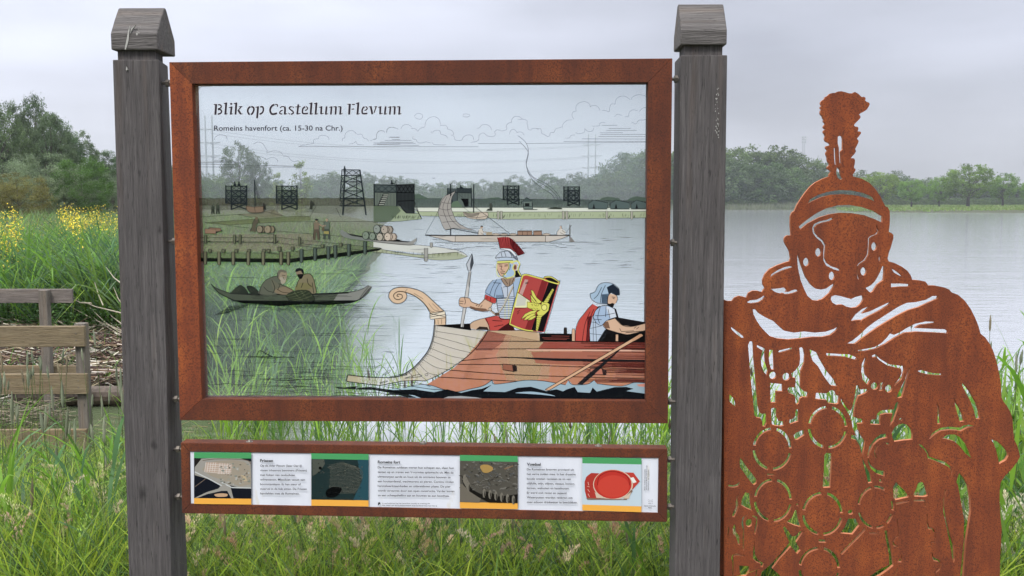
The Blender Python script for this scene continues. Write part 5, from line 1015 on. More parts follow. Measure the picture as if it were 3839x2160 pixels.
k.poly(A_, "0,600 250,618 500,640 720,672 800,705 825,730 780,728 560,730 400,700 0,660", (196, 198, 188), .9); k.poly(A_, "0,655 200,690 400,715 560,705 720,690 825,730 740,755 560,762 400,740 200,712 0,690", (158, 166, 128), .88)
LL(k, A_, "0,600 250,618 500,640 720,672 800,705 825,730;0,690 200,712 400,740 560,762 740,755 825,730;0,655 200,690 400,715 560,705 780,690", 1.8)
for i in range(60): x = random.uniform(20, 810); y = 700-abs(x-560)*.05; k.line(A_, [(x, y), (x-4, y+random.uniform(15, 40))], 1.1, (80, 92, 60), .6)
for x0, x1, y0, y1 in ((445, 478, 657, 768), (497, 520, 608, 645)): k.poly(A_, [(x0, y0), (x1, y0), (x1, y1), ((x0+x1)/2, y1+8), (x0, y1)], (150, 150, 142)); k.line(A_, [(x0, y1), (x0, y0), (x1, y0), (x1, y1), ((x0+x1)/2, y1+8), (x0, y1)], 1.8)
k.poly(B_C, "1852,860 1880,845 1950,885 2100,915 2300,935 2576,962 2576,1010 2300,990 2000,955 1900,930 1862,895", (112, 118, 112), .92, True); k.poly(B_C, "1930,885 2100,915 2300,935 2576,962 2576,985 2250,955 1990,915", (26, 28, 30), .95); k.poly(A_, "0,575 200,592 330,598 380,565 378,590 345,628 200,622 0,600", (136, 136, 130), .97); k.poly(A_, "0,572 200,590 330,598 300,606 0,588", BLK, .95); LL(k, A_, "0,600 200,622 345,628 378,590 380,565", 2)
def barrel(x, y, r, L_, col, c=B_C):
    k.poly(c, [(x, y-r), (x+L_, y-r*.8), (x+L_+r*.35, y), (x+L_, y+r*.85), (x, y+r)], col); k.ell(c, x, y, r*.82, r, tuple(min(255, q+14) for q in col)); n = 16
    k.line(c, [(x+.82*r*math.cos(2*math.pi*i/n), y+r*math.sin(2*math.pi*i/n)) for i in range(n+1)], 1.9); k.line(c, [(x, y-r), (x+L_, y-r*.8), (x+L_+r*.35, y), (x+L_, y+r*.85), (x, y+r)], 1.9)
    for f in (.3, .75): k.line(c, [(x+L_*f+r*.15, y-r*.93), (x+L_*f+r*.62, y), (x+L_*f+r*.15, y+r*.93)], 2.2, BLK, .9, True)
    k.ell(c, x-r*.2, y-r*.1, r*.12, r*.12, BLK)
for a in ((2295, 835, 50, 70, (112, 122, 112)), (2160, 912, 48, 60, (96, 112, 92)), (2240, 922, 46, 55, (100, 116, 96)), (2330, 930, 46, 60, (150, 142, 124)), (2385, 842, 50, 95, (150, 138, 122)), (2425, 928, 48, 100, (176, 158, 138))): barrel(*a)
k.build('barrel_boat_drawing', glass)
# near pier on the left
k = Ink(GO)
k.poly(B_C, "150,1183 950,1188 1250,1192 1600,1150 1950,1108 2360,1064 2320,1092 1900,1165 1400,1218 1250,1242 150,1225", (10, 14, 12), .97)
k.poly(B_C, "150,1125 1100,1122 1400,1095 1950,1020 2360,1064 1950,1108 1250,1192 150,1183", (96, 112, 70), .5)
LL(k, B_C, "150,1123 1100,1122 1400,1096 1950,1020;1000,1125 1300,1165;1380,1010 2100,1085;1380,965 2340,1062", 1.6, BLK, .8, False)
def pile(x, y0, y1, w, col=(92, 98, 70)):
    k.poly(B_C, [(x-w, y0), (x+w, y0), (x+w*.9, y1-8), (x, y1), (x-w*.9, y1-8)], col, .97); k.poly(B_C, [(x+w*.3, y0+4), (x+w, y0), (x+w*.9, y1-8), (x+w*.3, y1)], tuple(int(q*.7) for q in col), .8)
    k.line(B_C, [(x-w, y0), (x+w, y0), (x+w*.9, y1-8), (x, y1), (x-w*.9, y1-8), (x-w, y0)], 2.0, BLK, .9)
for x, y0, y1 in ((283, 1080, 1122), (446, 1080, 1122), (600, 1080, 1122), (755, 1080, 1122), (937, 1080, 1122), (990, 1080, 1120), (1122, 1050, 1108), (1280, 1050, 1096), (1640, 1022, 1062), (1860, 1005, 1048)): pile(x, y0, y1, 22)
for x, y0, y1 in ((225, 1108, 1265), (392, 1108, 1270), (563, 1108, 1270), (745, 1108, 1272), (925, 1108, 1272), (1140, 1108, 1272), (1228, 1110, 1272), (1387, 1080, 1242), (1550, 1062, 1220), (1711, 1045, 1202), (1795, 1030, 1190), (1958, 1015, 1170), (2153, 985, 1140)): pile(x, y0, y1, 22, (104, 104, 76) if x < 1300 else (70, 86, 76))
LL(k, B_C, "160,935 1100,935 1380,965;160,988 900,990 1100,1000;1100,1000 1500,1050 1650,1065", 1.7, BLK, .8, False); LL(k, B_C, "155,988 1100,992", 2.4, BLK, .85, False)
for x, y0, y1 in ((230, 905, 1012), (577, 905, 1012), (645, 905, 1015), (1062, 905, 1012), (1362, 930, 1028)): pile(x, y0, y1, 15); k.poly(B_C, [(x+16, y1-22), (x+52, y1-46), (x+45, y1-25)], BLK, .85)
k.build('pier_drawing', glass)
k = Ink(GO)
k.poly(B_C, "718,555 800,565 860,560 935,562 930,600 905,632 780,635 730,610", (122, 100, 78), .92, True); LL(k, B_C, "718,555 730,610 780,635 905,632 935,600 938,562;815,560 830,635;718,558 820,568 935,560", 1.7); LL(k, B_C, "818,240 825,555", 4, TD, .95, False); LL(k, B_C, "830,300 900,540;828,330 870,540;715,370 765,375", 1.2)
def man(c, x, y0, h, col, lean=0, dark=False):
    w = h*.13; hd = (150, 128, 100) if not dark else col
    k.poly(c, [(x-w+lean*.5, y0+h*.16), (x+w+lean*.5, y0+h*.16), (x+w*1.05, y0+h*.5), (x-w*1.05, y0+h*.5)], col); k.poly(c, [(x-w, y0+h*.5), (x-w*1.25, y0+h), (x-w*.4, y0+h), (x, y0+h*.6), (x+w*.5, y0+h), (x+w*1.3, y0+h), (x+w, y0+h*.5)], tuple(int(q*.72) for q in col))
    k.ell(c, x+lean, y0+h*.07, h*.058, h*.075, hd); k.line(c, [(x-w+lean*.5, y0+h*.17), (x-w, y0+h*.5), (x-w*1.2, y0+h)], 1.7); k.line(c, [(x+w+lean*.5, y0+h*.17), (x+w, y0+h*.5), (x+w*1.3, y0+h)], 1.7)
k.build('beached_boat_drawing', glass); k = Ink(GO); man(B_C, 1565, 713, 250, (112, 98, 78)); man(B_C, 1690, 708, 248, (84, 98, 84)); k.line(B_C, "1595,775 1640,800 1680,790", 5, (140, 116, 92), .95); k.ell(B_C, 1647, 835, 18, 26, (84, 74, 52)); k.poly(B_C, "1655,860 1715,860 1718,895 1655,890", (140, 130, 64)); k.ell(B_C, 1568, 722, 20, 12, BLK)
k.build('two_men_drawing', glass); k = Ink(GO); man(B_C, 315, 540, 110, (52, 62, 48), 0, True); man(B_C, 375, 525, 125, (56, 66, 52), 0, True); k.build('two_figures_drawing', glass); k = Ink(GO); man(B_C, 938, 518, 84, (44, 44, 40), -8, True); k.build('pushing_man_drawing', glass); k = Ink(GO)
k.poly(B_C, "1480,595 1488,560 1495,500 1505,488 1520,505 1540,520 1538,548 1515,555 1520,595", (44, 48, 40), .95)
k.build('sitting_man_drawing', glass); k = Ink(GO)
k.poly(B_C, "765,858 790,800 800,750 825,715 860,720 858,760 835,790 832,868 800,860", (80, 74, 58), .96, True); k.ell(B_C, 842, 705, 20, 20, (96, 84, 62)); LL(k, B_C, "765,858 790,800 800,750 825,718;860,722 885,760;850,765 835,860", 2)
barrel(880, 836, 44, 60, (112, 102, 76)); barrel(975, 838, 46, 78, (120, 108, 80))
k.build('barrel_roller_drawing', glass); k = Ink(GO)
k.poly(B_C, "218,830 350,835 350,890 222,888", (140, 104, 80), .95); k.poly(B_C, "275,815 410,825 415,860 350,862 350,835 275,830", (126, 94, 72), .95); k.poly(B_C, "350,888 385,870 430,855 412,842 415,862 350,866", BLK, .9); LL(k, B_C, "218,830 350,835 350,890 222,888 218,830;275,815 410,825 412,860", 1.6, BLK, .85, False)
k.build('crates_drawing', glass)
# water strokes
k = Ink(GO)
def ok(u, v):
    if u > 2415: return False
    if 1480 < u < 1830 and v > 1150: return v < 1190
    if u > 1750 and v > 930: return (u > 2170 or v < 1010) and v < 1150 and not (2190 < u < 2330 and v > 1050)
    return True
for i in range(430):
    u = random.uniform(1250, 2400); v = 830+660*random.random()**.8; L_ = random.uniform(25, 110)*(.5+(v-800)/700)
    if u+L_ > 2415: L_ = 2415-u
    if not (ok(u, v) and ok(u+L_, v)) or (v > 1200 and u < 1500 and random.random() < .3): continue
    if v < 1000 and u < 1460: continue
    k.line((0, 0, 1), [(u, v), (u+L_*.5, v+random.uniform(-1.5, 1.5)), (u+L_, v+random.uniform(-2, 2))], random.uniform(1.2, 2.2), (58, 64, 76), random.uniform(.45, .8), taper=True)
for i in range(75):
    u = random.uniform(760, 1330); v = random.uniform(1010, 1490); L_ = random.uniform(40, 210)
    if 1080 < v < 1150 and u < 1400: continue
    k.line((0, 0, 1), [(u, v), (u+L_*.5, v+random.uniform(-1.5, 1.5)), (u+L_, v+random.uniform(-2, 2))], random.uniform(1.2, 2.6), (22, 32, 30), random.uniform(.35, .65), taper=True)
for i in range(24):
    v = random.uniform(1340, 1490); u = random.uniform(765, 1150); L_ = random.uniform(120, 330); k.line((0, 0, 1), [(u+L_*j/8, v+2.5*math.sin(j*1.3+i)) for j in range(9)], random.uniform(1.6, 2.8), (20, 30, 28), .6, taper=True)
LL(k, C_, "690,1020 710,970 740,965 780,990 850,1022;600,1022 850,1024 1060,1026", 3, (14, 24, 22), .85)
tag(k.build('water_stroke_drawing', glass), kind='stuff')
# fishing canoe
k = Ink(GO)
for i in range(44):
    v = random.uniform(495, 560); t = (v-495)/65; u0 = random.uniform(300, 1650); L_ = random.uniform(150, 420)*(1-t*.5); k.line(C_, [(u0, v), (u0+L_, v+random.uniform(-3, 3))], random.uniform(1.6, 4), (8, 12, 12), .85, taper=True)
for i in range(14): t = i/14; k.line(C_, [(270+t*160, 612-t*95), (420+t*230, 585-t*85)], 4.2, (10, 16, 15), .88, taper=True); k.line(C_, [(1640-t*60, 512+t*5+i*7), (1700+t*110, 520+i*8)], 2.4, (14, 18, 18), .85, taper=True)
k.poly(C_, "430,462 900,466 1700,468 1620,492 1400,512 1150,502 900,522 700,500 560,495", (6, 9, 9), .97)
k.poly(C_, "240,302 290,342 430,392 700,405 1280,403 1600,388 1720,358 1795,316 1828,330 1790,392 1735,440 1680,466 1300,474 1000,470 600,470 470,466 380,425 300,375", (66, 74, 60), .94); k.poly(C_, "1500,392 1600,388 1720,358 1795,316 1828,330 1790,392 1735,440 1680,466 1450,468", (134, 136, 128), .8)
LL(k, C_, "240,302 300,375 380,425 470,466;1828,330 1790,392 1735,440 1680,466", 3.2); LL(k, C_, "430,392 700,404 1280,402 1600,388", 6, BLK, .95); LL(k, C_, "240,302 290,345 430,395;1600,388 1720,358 1795,316;1690,466 1770,400 1815,335;1720,450 1800,350;1700,466 1740,400 1800,325;470,466 900,470 1680,466", 2.2)
for i in range(22): x = random.uniform(500, 1500); y = random.uniform(412, 455); k.line(C_, [(x, y), (x+random.uniform(40, 160), y+random.uniform(-3, 3))], 1.2, (24, 28, 22), .7)
k.poly(C_, "440,392 490,335 540,314 600,372 595,402 520,400", (34, 40, 34), .97, True); k.poly(C_, "592,328 650,324 705,370 712,402 640,404", (30, 36, 32), .97, True); LL(k, C_, "460,388 500,340;480,394 520,335;505,396 540,330;620,340 650,400;650,335 690,395", 1.6, (80, 88, 66), .7)
k.poly(C_, "718,402 735,330 770,275 830,240 895,225 940,300 905,400", (84, 88, 72), .97, True); k.poly(C_, "840,260 905,300 975,320 1055,368 1040,385 990,408 900,392 850,340", (92, 92, 72), .97, True); k.poly(C_, "890,350 985,330 1058,370 1040,400 950,408 870,385", (122, 106, 80), .97, True)
k.poly(C_, "895,195 915,170 945,162 980,178 990,215 975,285 950,302 925,270 900,240", (138, 122, 96), .98, True); k.poly(C_, "893,205 905,172 945,160 985,178 975,192 935,185 918,205 910,240 895,232", (96, 92, 76), 1, True); k.poly(C_, "925,235 975,250 972,285 945,305 925,275", (150, 142, 120), 1, True)
LL(k, C_, "718,402 735,330 770,275 830,240 892,226;840,262 870,340 850,395;905,300 980,330 1055,368;890,352 950,385 1040,392;895,195 900,240 930,275;940,215 975,220;950,230 965,260;760,330 800,370 860,385;920,315 900,360", 2.1)
k.poly(C_, "1085,335 1100,275 1150,215 1215,205 1250,245 1270,330 1275,392 1180,398 1110,385", (116, 106, 76), .97, True); k.poly(C_, "1070,360 1090,305 1150,290 1210,300 1240,340 1130,375", (112, 106, 62), .96, True); k.poly(C_, "1080,180 1120,160 1148,180 1145,225 1120,245 1090,215", (128, 110, 84), 1, True); k.poly(C_, "1072,178 1085,152 1120,146 1150,162 1158,205 1140,195 1125,172 1090,182", BLK, 1, True); k.poly(C_, "1092,212 1120,205 1152,208 1140,245 1115,252", (24, 22, 20), 1, True)
LL(k, C_, "1085,335 1100,275 1150,215 1215,203 1252,250 1272,330 1282,385;1190,250 1200,300 1235,330;1150,290 1130,340;1240,290 1255,395", 2.6)
k.poly(C_, "975,418 1050,372 1140,360 1205,370 1255,430 1245,472 1120,478 1030,470 1000,440", (40, 50, 34), .98, True); LL(k, C_, "985,420 1060,400 1150,370;1000,438 1100,415 1180,372;1020,455 1120,435 1215,390;1050,468 1150,450 1240,415;1060,375 1090,420 1150,472;1120,362 1150,400 1210,470", 1.5, (96, 106, 66), .75); LL(k, C_, "980,420 1000,445 1035,472 1240,474 1258,430 1205,368", 2.4)
k.build('canoe_drawing', glass)

# the Roman ship
k = Ink(GO)
k.poly(D_, "1240,634 1820,700 1760,800 1650,930 1500,1050 1340,1150 1150,1240 1020,1236 900,1242 870,1190 1000,1110 1100,1010 1180,900 1225,770", (196, 172, 128), .6)
k.poly(D_, "870,1190 900,1242 650,1290 290,1245 300,1175 520,1200 750,1206", (202, 182, 146), .36); k.poly(D_, "300,1176 440,1188 440,1262 288,1245", (204, 184, 150), .55)
k.poly(E_, "262,808 640,808 668,886 1490,894 1490,1300 500,1300 0,1300 -140,1260 -215,1230 0,1098 100,1008 195,898", (192, 112, 76), .93)
k.poly(E_, "420,812 640,810 668,886 760,900 740,1180 560,1192 420,1200 330,1000", (206, 172, 124), .34); k.poly(E_, "470,812 600,812 640,886 700,900 660,1180 600,1192 500,1200 420,1000", (206, 172, 124), .4, True); k.poly(E_, "262,808 420,810 380,900 300,960 170,960 195,898", (176, 92, 70), .6); k.poly(E_, "700,895 1490,897 1490,950 660,945", (168, 62, 48), .75); k.poly(E_, "560,950 1490,952 1490,968 580,962", (228, 168, 140), .9); k.poly(E_, "600,970 1490,975 1490,1100 640,1060", (184, 96, 70), .7)
for i in range(80):
    y = 815+i*4.7; x0 = 262-(y-808)*.55+random.uniform(-8, 12); L_ = random.uniform(60, 260)*(1-i/110); k.line(E_, [(x0, y), (x0+L_, y+2)], 1.5, (110, 28, 24), .75, taper=True)
for i in range(120):
    y = random.uniform(890, 1210); x1 = 1490; L_ = random.uniform(100, 520); k.line(E_, [(x1-L_, y-1), (x1, y+2)], random.uniform(1.2, 2.2), (104, 34, 26), .7, taper=False)
LL(k, E_, "200,888 660,890 1490,895;170,950 600,948 1490,952;60,1040 400,1015 800,1030 1490,1045;30,1068 600,1075 1490,1110;-60,1110 500,1150 1490,1180;-140,1165 400,1195 560,1200", 2.6, (34, 16, 14), .9)
k.poly(E_, "350,1008 820,1022 1490,1034 1490,1048 800,1042 500,1020", BLK, .95)
LL(k, D_, "1240,634 1225,770 1180,900 1100,1010 1000,1110 870,1185 750,1205", 5); LL(k, D_, "1252,640 1238,770 1195,905 1115,1015 1012,1120 890,1192", 1.8); LL(k, D_, "1820,700 1760,800 1650,930 1500,1050 1340,1150 1150,1240", 3); LL(k, D_, "300,1175 520,1200 750,1206;285,1245 420,1265 650,1291 900,1243 1050,1238 1150,1242;300,1175 285,1245", 3.4, BLK, .9, False)
LL(k, D_, "1245,700 1500,740 1770,790;1235,755 1480,820 1690,885;1215,810 1450,890 1640,935;1190,880 1400,965 1570,1000;1160,945 1350,1030 1480,1065;1110,1005 1250,1090 1400,1120;1070,1050 1170,1150 1280,1180;1020,1100 1090,1180 1150,1230;960,1140 1010,1200;1245,640 1815,700", 1.6, (52, 44, 32), .8)
for i in range(22):
    t = i/21; q = cat([(1258, 655), (1245, 770), (1205, 905), (1120, 1020), (1020, 1125), (880, 1200)], False, 5); p_ = q[int(t*(len(q)-1))]; k.ell(D_, p_[0]+14, p_[1], 4, 4, BLK, .9, 6)
    q = cat([(1795, 712), (1735, 810), (1625, 935), (1480, 1055), (1320, 1150), (1200, 1195)], False, 5); p_ = q[int(t*(len(q)-1))]; k.ell(D_, *p_, 4, 4, BLK, .9, 6)
# stem scroll
k.poly(D_, "1240,632 1240,570 1195,500 1130,400 1030,320 930,280 943,325 915,375 855,402 790,388 748,335 755,280 800,240 880,224 1000,236 1120,280 1230,375 1310,450 1352,490 1366,545 1364,632", (212, 176, 138))
LL(k, D_, "1240,632 1240,570 1195,500 1130,400 1030,320 925,278 850,270 800,305 812,345 850,358 890,340 888,308 850,298 835,318 855,325;930,280 943,325 915,375 855,402 790,388 748,335 755,280 800,240 880,224 1000,236 1120,280 1230,375 1310,450 1352,490 1366,545 1364,632", 3.4); LL(k, D_, "1150,420 1200,480 1240,490;1180,400 1240,470 1300,482;1220,400 1290,470;1020,290 1120,350;950,240 920,275;1250,580 1250,628;1280,575 1285,625;1320,570 1320,625", 1.5)
k.poly(D_, "1190,505 1350,480 1362,545 1200,572", (222, 206, 178)); LL(k, D_, "1188,508 1360,545;1195,530 1350,482;1188,548 1362,520;1200,572 1364,555;1188,508 1348,480;1196,570 1190,508", 2.2, BLK, .9, False)
k.poly(D_, "1245,634 1365,630 1640,616 1640,692 1500,672", (14, 12, 12), 1)
k.poly(E_, "668,828 900,830 950,835 1490,832 1490,894 668,888", (14, 12, 12), 1); k.poly(E_, "262,808 640,808 670,830 672,888", (196, 160, 118), .9); LL(k, E_, "262,806 640,806 668,830 672,890", 3)
LL(k, E_, "690,862 900,866;700,872 880,876;760,848 900,850", 1.8, (150, 60, 50), .9, False)
for x0, x1, y0, y1, c_ in ((857, 880, 783, 830, (40, 30, 26)), (919, 943, 793, 887, (206, 158, 122)), (1258, 1280, 800, 888, (206, 158, 122))): k.poly(E_, [(x0, y0+8), (x0+4, y0), (x1-4, y0), (x1, y0+8), (x1, y1), (x0, y1)], c_); k.line(E_, [(x0, y1), (x0, y0+8), (x0+4, y0), (x1-4, y0), (x1, y0+8), (x1, y1)], 2)
for pts, c_ in (("382,1066 470,1072 488,1085 492,1118 470,1124 384,1110", (150, 84, 60)), ("1060,1102 1150,1100 1186,1120 1186,1150 1062,1148", (186, 104, 80))): k.poly(E_, pts, c_); k.line(E_, pts+' '+pts.split()[0], 2.6)
k.poly(E_, "455,1074 492,1082 492,1122 462,1120", BLK, .8); k.poly(E_, "1150,1102 1186,1120 1186,1150 1160,1148", BLK, .75)
k.build('roman_ship_drawing', glass)
# waves
k = Ink(GO)
k.poly(E_, "-520,1262 -380,1250 -280,1228 -180,1230 -80,1262 20,1282 120,1262 230,1235 300,1190 318,1222 450,1208 560,1192 700,1198 800,1215 870,1228 892,1192 925,1226 1040,1222 1090,1192 1112,1218 1300,1238 1400,1210 1488,1212 1488,1344 -300,1344 -420,1310", (150, 186, 204), .8)
k.poly(E_, "-560,1272 -440,1268 -300,1262 -150,1285 -50,1262 60,1290 140,1270 220,1258 290,1232 232,1278 400,1284 500,1250 600,1242 720,1276 800,1262 850,1278 880,1262 940,1244 965,1284 1060,1290 1080,1248 1112,1280 1250,1246 1340,1244 1398,1258 1340,1276 1488,1296 1488,1344 250,1344 150,1326 0,1330 -120,1344 -220,1344 -300,1310 -420,1296", (10, 14, 20), .98)
k.poly(E_, "-110,1344 -40,1318 60,1314 180,1325 280,1344", (168, 176, 178), .75); k.poly(E_, "480,1290 600,1280 720,1296 790,1315 680,1304 560,1296", (150, 184, 204), .9, True); k.poly(E_, "1420,1225 1488,1218 1488,1244 1440,1240", (214, 130, 108))
k.poly(D_, "150,1305 260,1312 420,1298 380,1322 540,1305 720,1330 850,1350 930,1380 1050,1424 950,1424 860,1395 700,1392 760,1372 580,1340 400,1335 200,1325", (10, 16, 18), .95)
LL(k, D_, "150,1372 280,1362 420,1378 600,1366 720,1385 850,1392;860,1290 1000,1300 1200,1330 1400,1340;700,1300 900,1268 1050,1262 1200,1300;720,1310 860,1330 960,1390", 2.4); LL(k, E_, "-380,1250 -280,1228 -180,1230 -80,1262 20,1282 120,1262 230,1235 300,1190;300,1190 318,1222 450,1208 560,1192 700,1198 870,1228;892,1192 925,1226 1040,1222 1090,1192;1112,1218 1300,1238 1400,1210 1488,1212;230,1262 290,1232", 2.4)
LL(k, D_, "590,1160 580,1140 600,1145 615,1170;680,1180 750,1125 760,1140 700,1178;750,1200 900,1165 940,1175 800,1200;920,1210 1050,1175 1105,1180 1080,1195 920,1212;1135,1170 1170,1160 1165,1185 1140,1180;645,1262 720,1240 725,1250 650,1270;640,1070 655,1075;785,1095 800,1092 795,1108", 2)
k.build('wave_drawing', glass)
k = Ink(GO)
k.poly(E_, "960,1222 1050,1140 1290,950 1310,935 1300,950 1090,1150 1000,1226", BLK, .9); k.poly(E_, "712,1262 1455,828 1472,846 740,1272 712,1272", (210, 158, 116)); LL(k, E_, "712,1264 1455,828;740,1272 1472,846;1455,828 1472,846;712,1264 740,1272", 2.2, BLK, .9, False); k.poly(E_, "1380,875 1455,828 1472,846 1400,888", (196, 140, 100)); k.build('oar_drawing', glass)
# seated legionary
k = Ink(GO)
k.poly(A_, "845,1330 870,1305 920,1285 985,1272 1060,1300 1060,1378 900,1372 850,1362", (196, 158, 124)); k.poly(A_, "900,1372 930,1345 1000,1350 1015,1378", (40, 28, 24), .85); k.poly(A_, "975,1272 1075,1250 1200,1278 1245,1382 1022,1380 1005,1325", (196, 60, 52)); k.poly(A_, "1090,1380 1130,1350 1210,1300 1245,1382", (60, 16, 18), .85); LL(k, A_, "985,1272 1010,1330 1022,1380;1045,1292 1130,1298;1060,1345 1140,1330;845,1330 870,1305 920,1285 985,1270 1075,1250;848,1332 850,1364", 2.6)
k.poly(A_, "838,860 858,862 832,1090 790,1350 766,1348 800,1100", (186, 184, 180)); LL(k, A_, "838,860 800,1100 762,1350;858,862 830,1100 782,1352", 2, BLK, .9, False)
for i in range(14): y = 872+i*9; k.line(A_, [(836-i*.6, y), (856-i*.7, y+2)], 1.4, BLK, .8)
k.poly(A_, "866,705 878,790 852,858 832,856 816,800", (176, 182, 190)); k.poly(A_, "866,705 878,790 852,858 848,800", (60, 66, 74)); LL(k, A_, "866,705 878,790 852,858 832,856 816,800 866,705", 2.6, BLK, .95, False)
k.poly(A_, "752,1112 765,1092 800,1090 845,1100 862,1128 930,1148 985,1090 1048,1138 1010,1208 955,1212 880,1195 840,1172 790,1178 755,1160", (206, 162, 128)); k.poly(A_, "840,1178 880,1196 955,1214 1012,1208 985,1188 900,1180 850,1165", (120, 78, 56), .75); LL(k, A_, "752,1112 765,1092 800,1090 845,1100 862,1128 930,1148 985,1095;755,1160 790,1178 840,1178 880,1196 955,1214 1012,1208 1048,1138;752,1112 750,1140 755,1160;755,1122 790,1124;752,1142 788,1146;800,1092 808,1130 800,1150;900,1165 915,1150;920,1172 935,1152;940,1178 955,1155", 2.4)
k.poly(A_, "985,1062 1080,1102 1070,1142 1040,1136 975,1098", (196, 52, 46)); LL(k, A_, "985,1062 975,1098 1040,1136 1070,1142 1080,1102;1000,1075 995,1105;1030,1090 1025,1125", 2.2)
k.poly(A_, "1085,932 1300,918 1292,1060 1245,1275 1160,1278 1110,1268 1085,1150 1080,1098", (176, 188, 206)); k.poly(A_, "1085,930 1130,925 1125,1000 1145,1092 1080,1102 985,1065 978,1040 1008,982 1050,938", (140, 166, 198)); k.poly(A_, "1225,925 1300,918 1292,1068 1232,1085", (146, 172, 202)); k.poly(A_, "1235,1090 1280,1070 1240,1270 1200,1278", (96, 128, 176), .8)
LL(k, A_, "1050,938 1010,982 985,1035;1085,930 1045,1000 1020,1070;1110,960 1075,1020 1060,1085;978,1040 1000,1058 1080,1100 1145,1092 1240,1082;1125,1000 1145,1092;1050,960 1120,965;1225,925 1235,1080;1140,1000 1175,1000 1175,1080", 2.2)
for i in range(9): y = 1100+i*20; k.line(A_, [(1083+i*3, y), (1238-i*3, y-2)], 1.8, (44, 52, 66), .9); k.ell(A_, 1155, y+8, 6, 6, (200, 198, 120)); k.ell(A_, 1188, y+8, 6, 6, (200, 198, 120))
for i in range(9): k.line(A_, [(1080+i*7, 1068), (1078+i*7, 1098)], 1.4)
LL(k, A_, "1080,1098 1085,1150 1110,1268 1160,1280 1245,1275", 3.2); LL(k, A_, "1225,990 1150,1150 1090,1240", 5.5, (176, 168, 150), 1, False); LL(k, A_, "1232,992 1155,1155 1096,1244", 1.4, BLK, .9, False); k.ell(A_, 1024, 1194, 16, 18, (186, 168, 146)); LL(k, A_, "1030,1205 1070,1240", 6, (160, 136, 112), 1, False); k.poly(A_, "1065,1225 1100,1222 1108,1250 1070,1252", (92, 66, 52)); LL(k, A_, "1010,1190 1024,1176 1040,1192 1026,1212 1010,1198;1034,1200 1085,1240", 1.8)
k.poly(A_, "1118,920 1245,912 1240,945 1205,985 1180,996 1142,970", (150, 122, 98)); LL(k, A_, "1118,922 1145,970 1180,996 1225,965;1150,930 1180,975;1200,930 1195,985;1235,920 1215,960", 2.2)
k.poly(A_, "1085,790 1200,782 1245,800 1242,895 1180,916 1120,902 1098,872 1083,835", (206, 160, 128)); k.poly(A_, "1235,862 1268,850 1298,908 1245,916", (22, 18, 18)); k.poly(A_, "1225,800 1262,800 1258,848 1232,862", (196, 140, 112)); k.ell(A_, 1243, 825, 12, 20, (110, 66, 54))
LL(k, A_, "1098,802 1130,806;1150,806 1180,802;1105,815 1128,818;1150,816 1180,812;1130,815 1120,845 1140,850;1112,868 1155,862;1120,880 1150,878;1083,835 1098,872 1120,902 1180,916", 2.4)
k.poly(A_, "1083,790 1088,760 1120,742 1230,740 1270,765 1262,800 1200,782 1085,792", (168, 186, 206)); k.poly(A_, "1068,745 1090,715 1120,692 1180,683 1232,698 1262,740 1262,772 1230,745 1150,738 1085,748", (178, 190, 206)); k.poly(A_, "1180,684 1235,700 1265,745 1262,772 1235,745", (110, 120, 136), .8); k.poly(A_, "1085,770 1225,766 1232,788 1086,790", (206, 206, 92)); k.poly(A_, "1190,786 1235,800 1222,835 1238,862 1232,900 1170,920 1136,902 1165,872 1188,830", (150, 180, 208))
LL(k, A_, "1190,786 1188,830 1165,872 1136,902 1170,920 1232,900 1240,862 1222,835 1236,800", 4.2, (198, 200, 84), 1); LL(k, A_, "1225,780 1262,770 1284,800 1270,850 1296,900", 5, (204, 206, 92), 1); LL(k, A_, "1084,792 1082,850 1092,898 1112,905", 3.6, (196, 200, 120), 1)
LL(k, A_, "1068,745 1090,715 1120,692 1180,683 1232,698 1262,740 1268,772;1068,745 1150,736 1230,742 1255,760;1085,770 1225,764;1086,792 1200,784;1120,692 1130,735;1150,686 1165,735;1200,690 1215,738;1190,786 1188,830 1165,872 1136,902 1170,922;1205,800 1195,850;1290,800 1276,850 1302,900", 2.2); k.ell(A_, 1160, 890, 7, 7, (210, 210, 110))
k.poly(A_, "1085,566 1130,560 1190,562 1218,578 1238,600 1272,632 1300,665 1330,702 1268,726 1245,692 1205,662 1108,656 1100,610", (178, 50, 50)); k.poly(A_, "1190,562 1218,578 1238,600 1272,632 1300,665 1330,702 1268,726 1250,700 1210,640", (116, 24, 30), .75)
for i in range(30):
    t = i/29; p0 = cat([(1110, 654), (1165, 652), (1210, 664), (1245, 692), (1268, 724)], False, 6)[int(t*24)]; p1 = cat([(1086, 566), (1150, 558), (1215, 578), (1272, 632), (1330, 702)], False, 6)[int(t*24)]; k.line(A_, [p0, (p1[0]+random.uniform(-4, 6), p1[1]+random.uniform(-8, 4))], 1.5, (64, 10, 14), .85)
k.poly(A_, "1108,656 1200,664 1240,700 1256,728 1236,722 1200,684 1150,672", (212, 216, 222)); LL(k, A_, "1108,656 1200,663 1242,698 1258,728;1110,660 1160,674 1200,686 1236,722", 2)
k.build('legionary_drawing', glass)
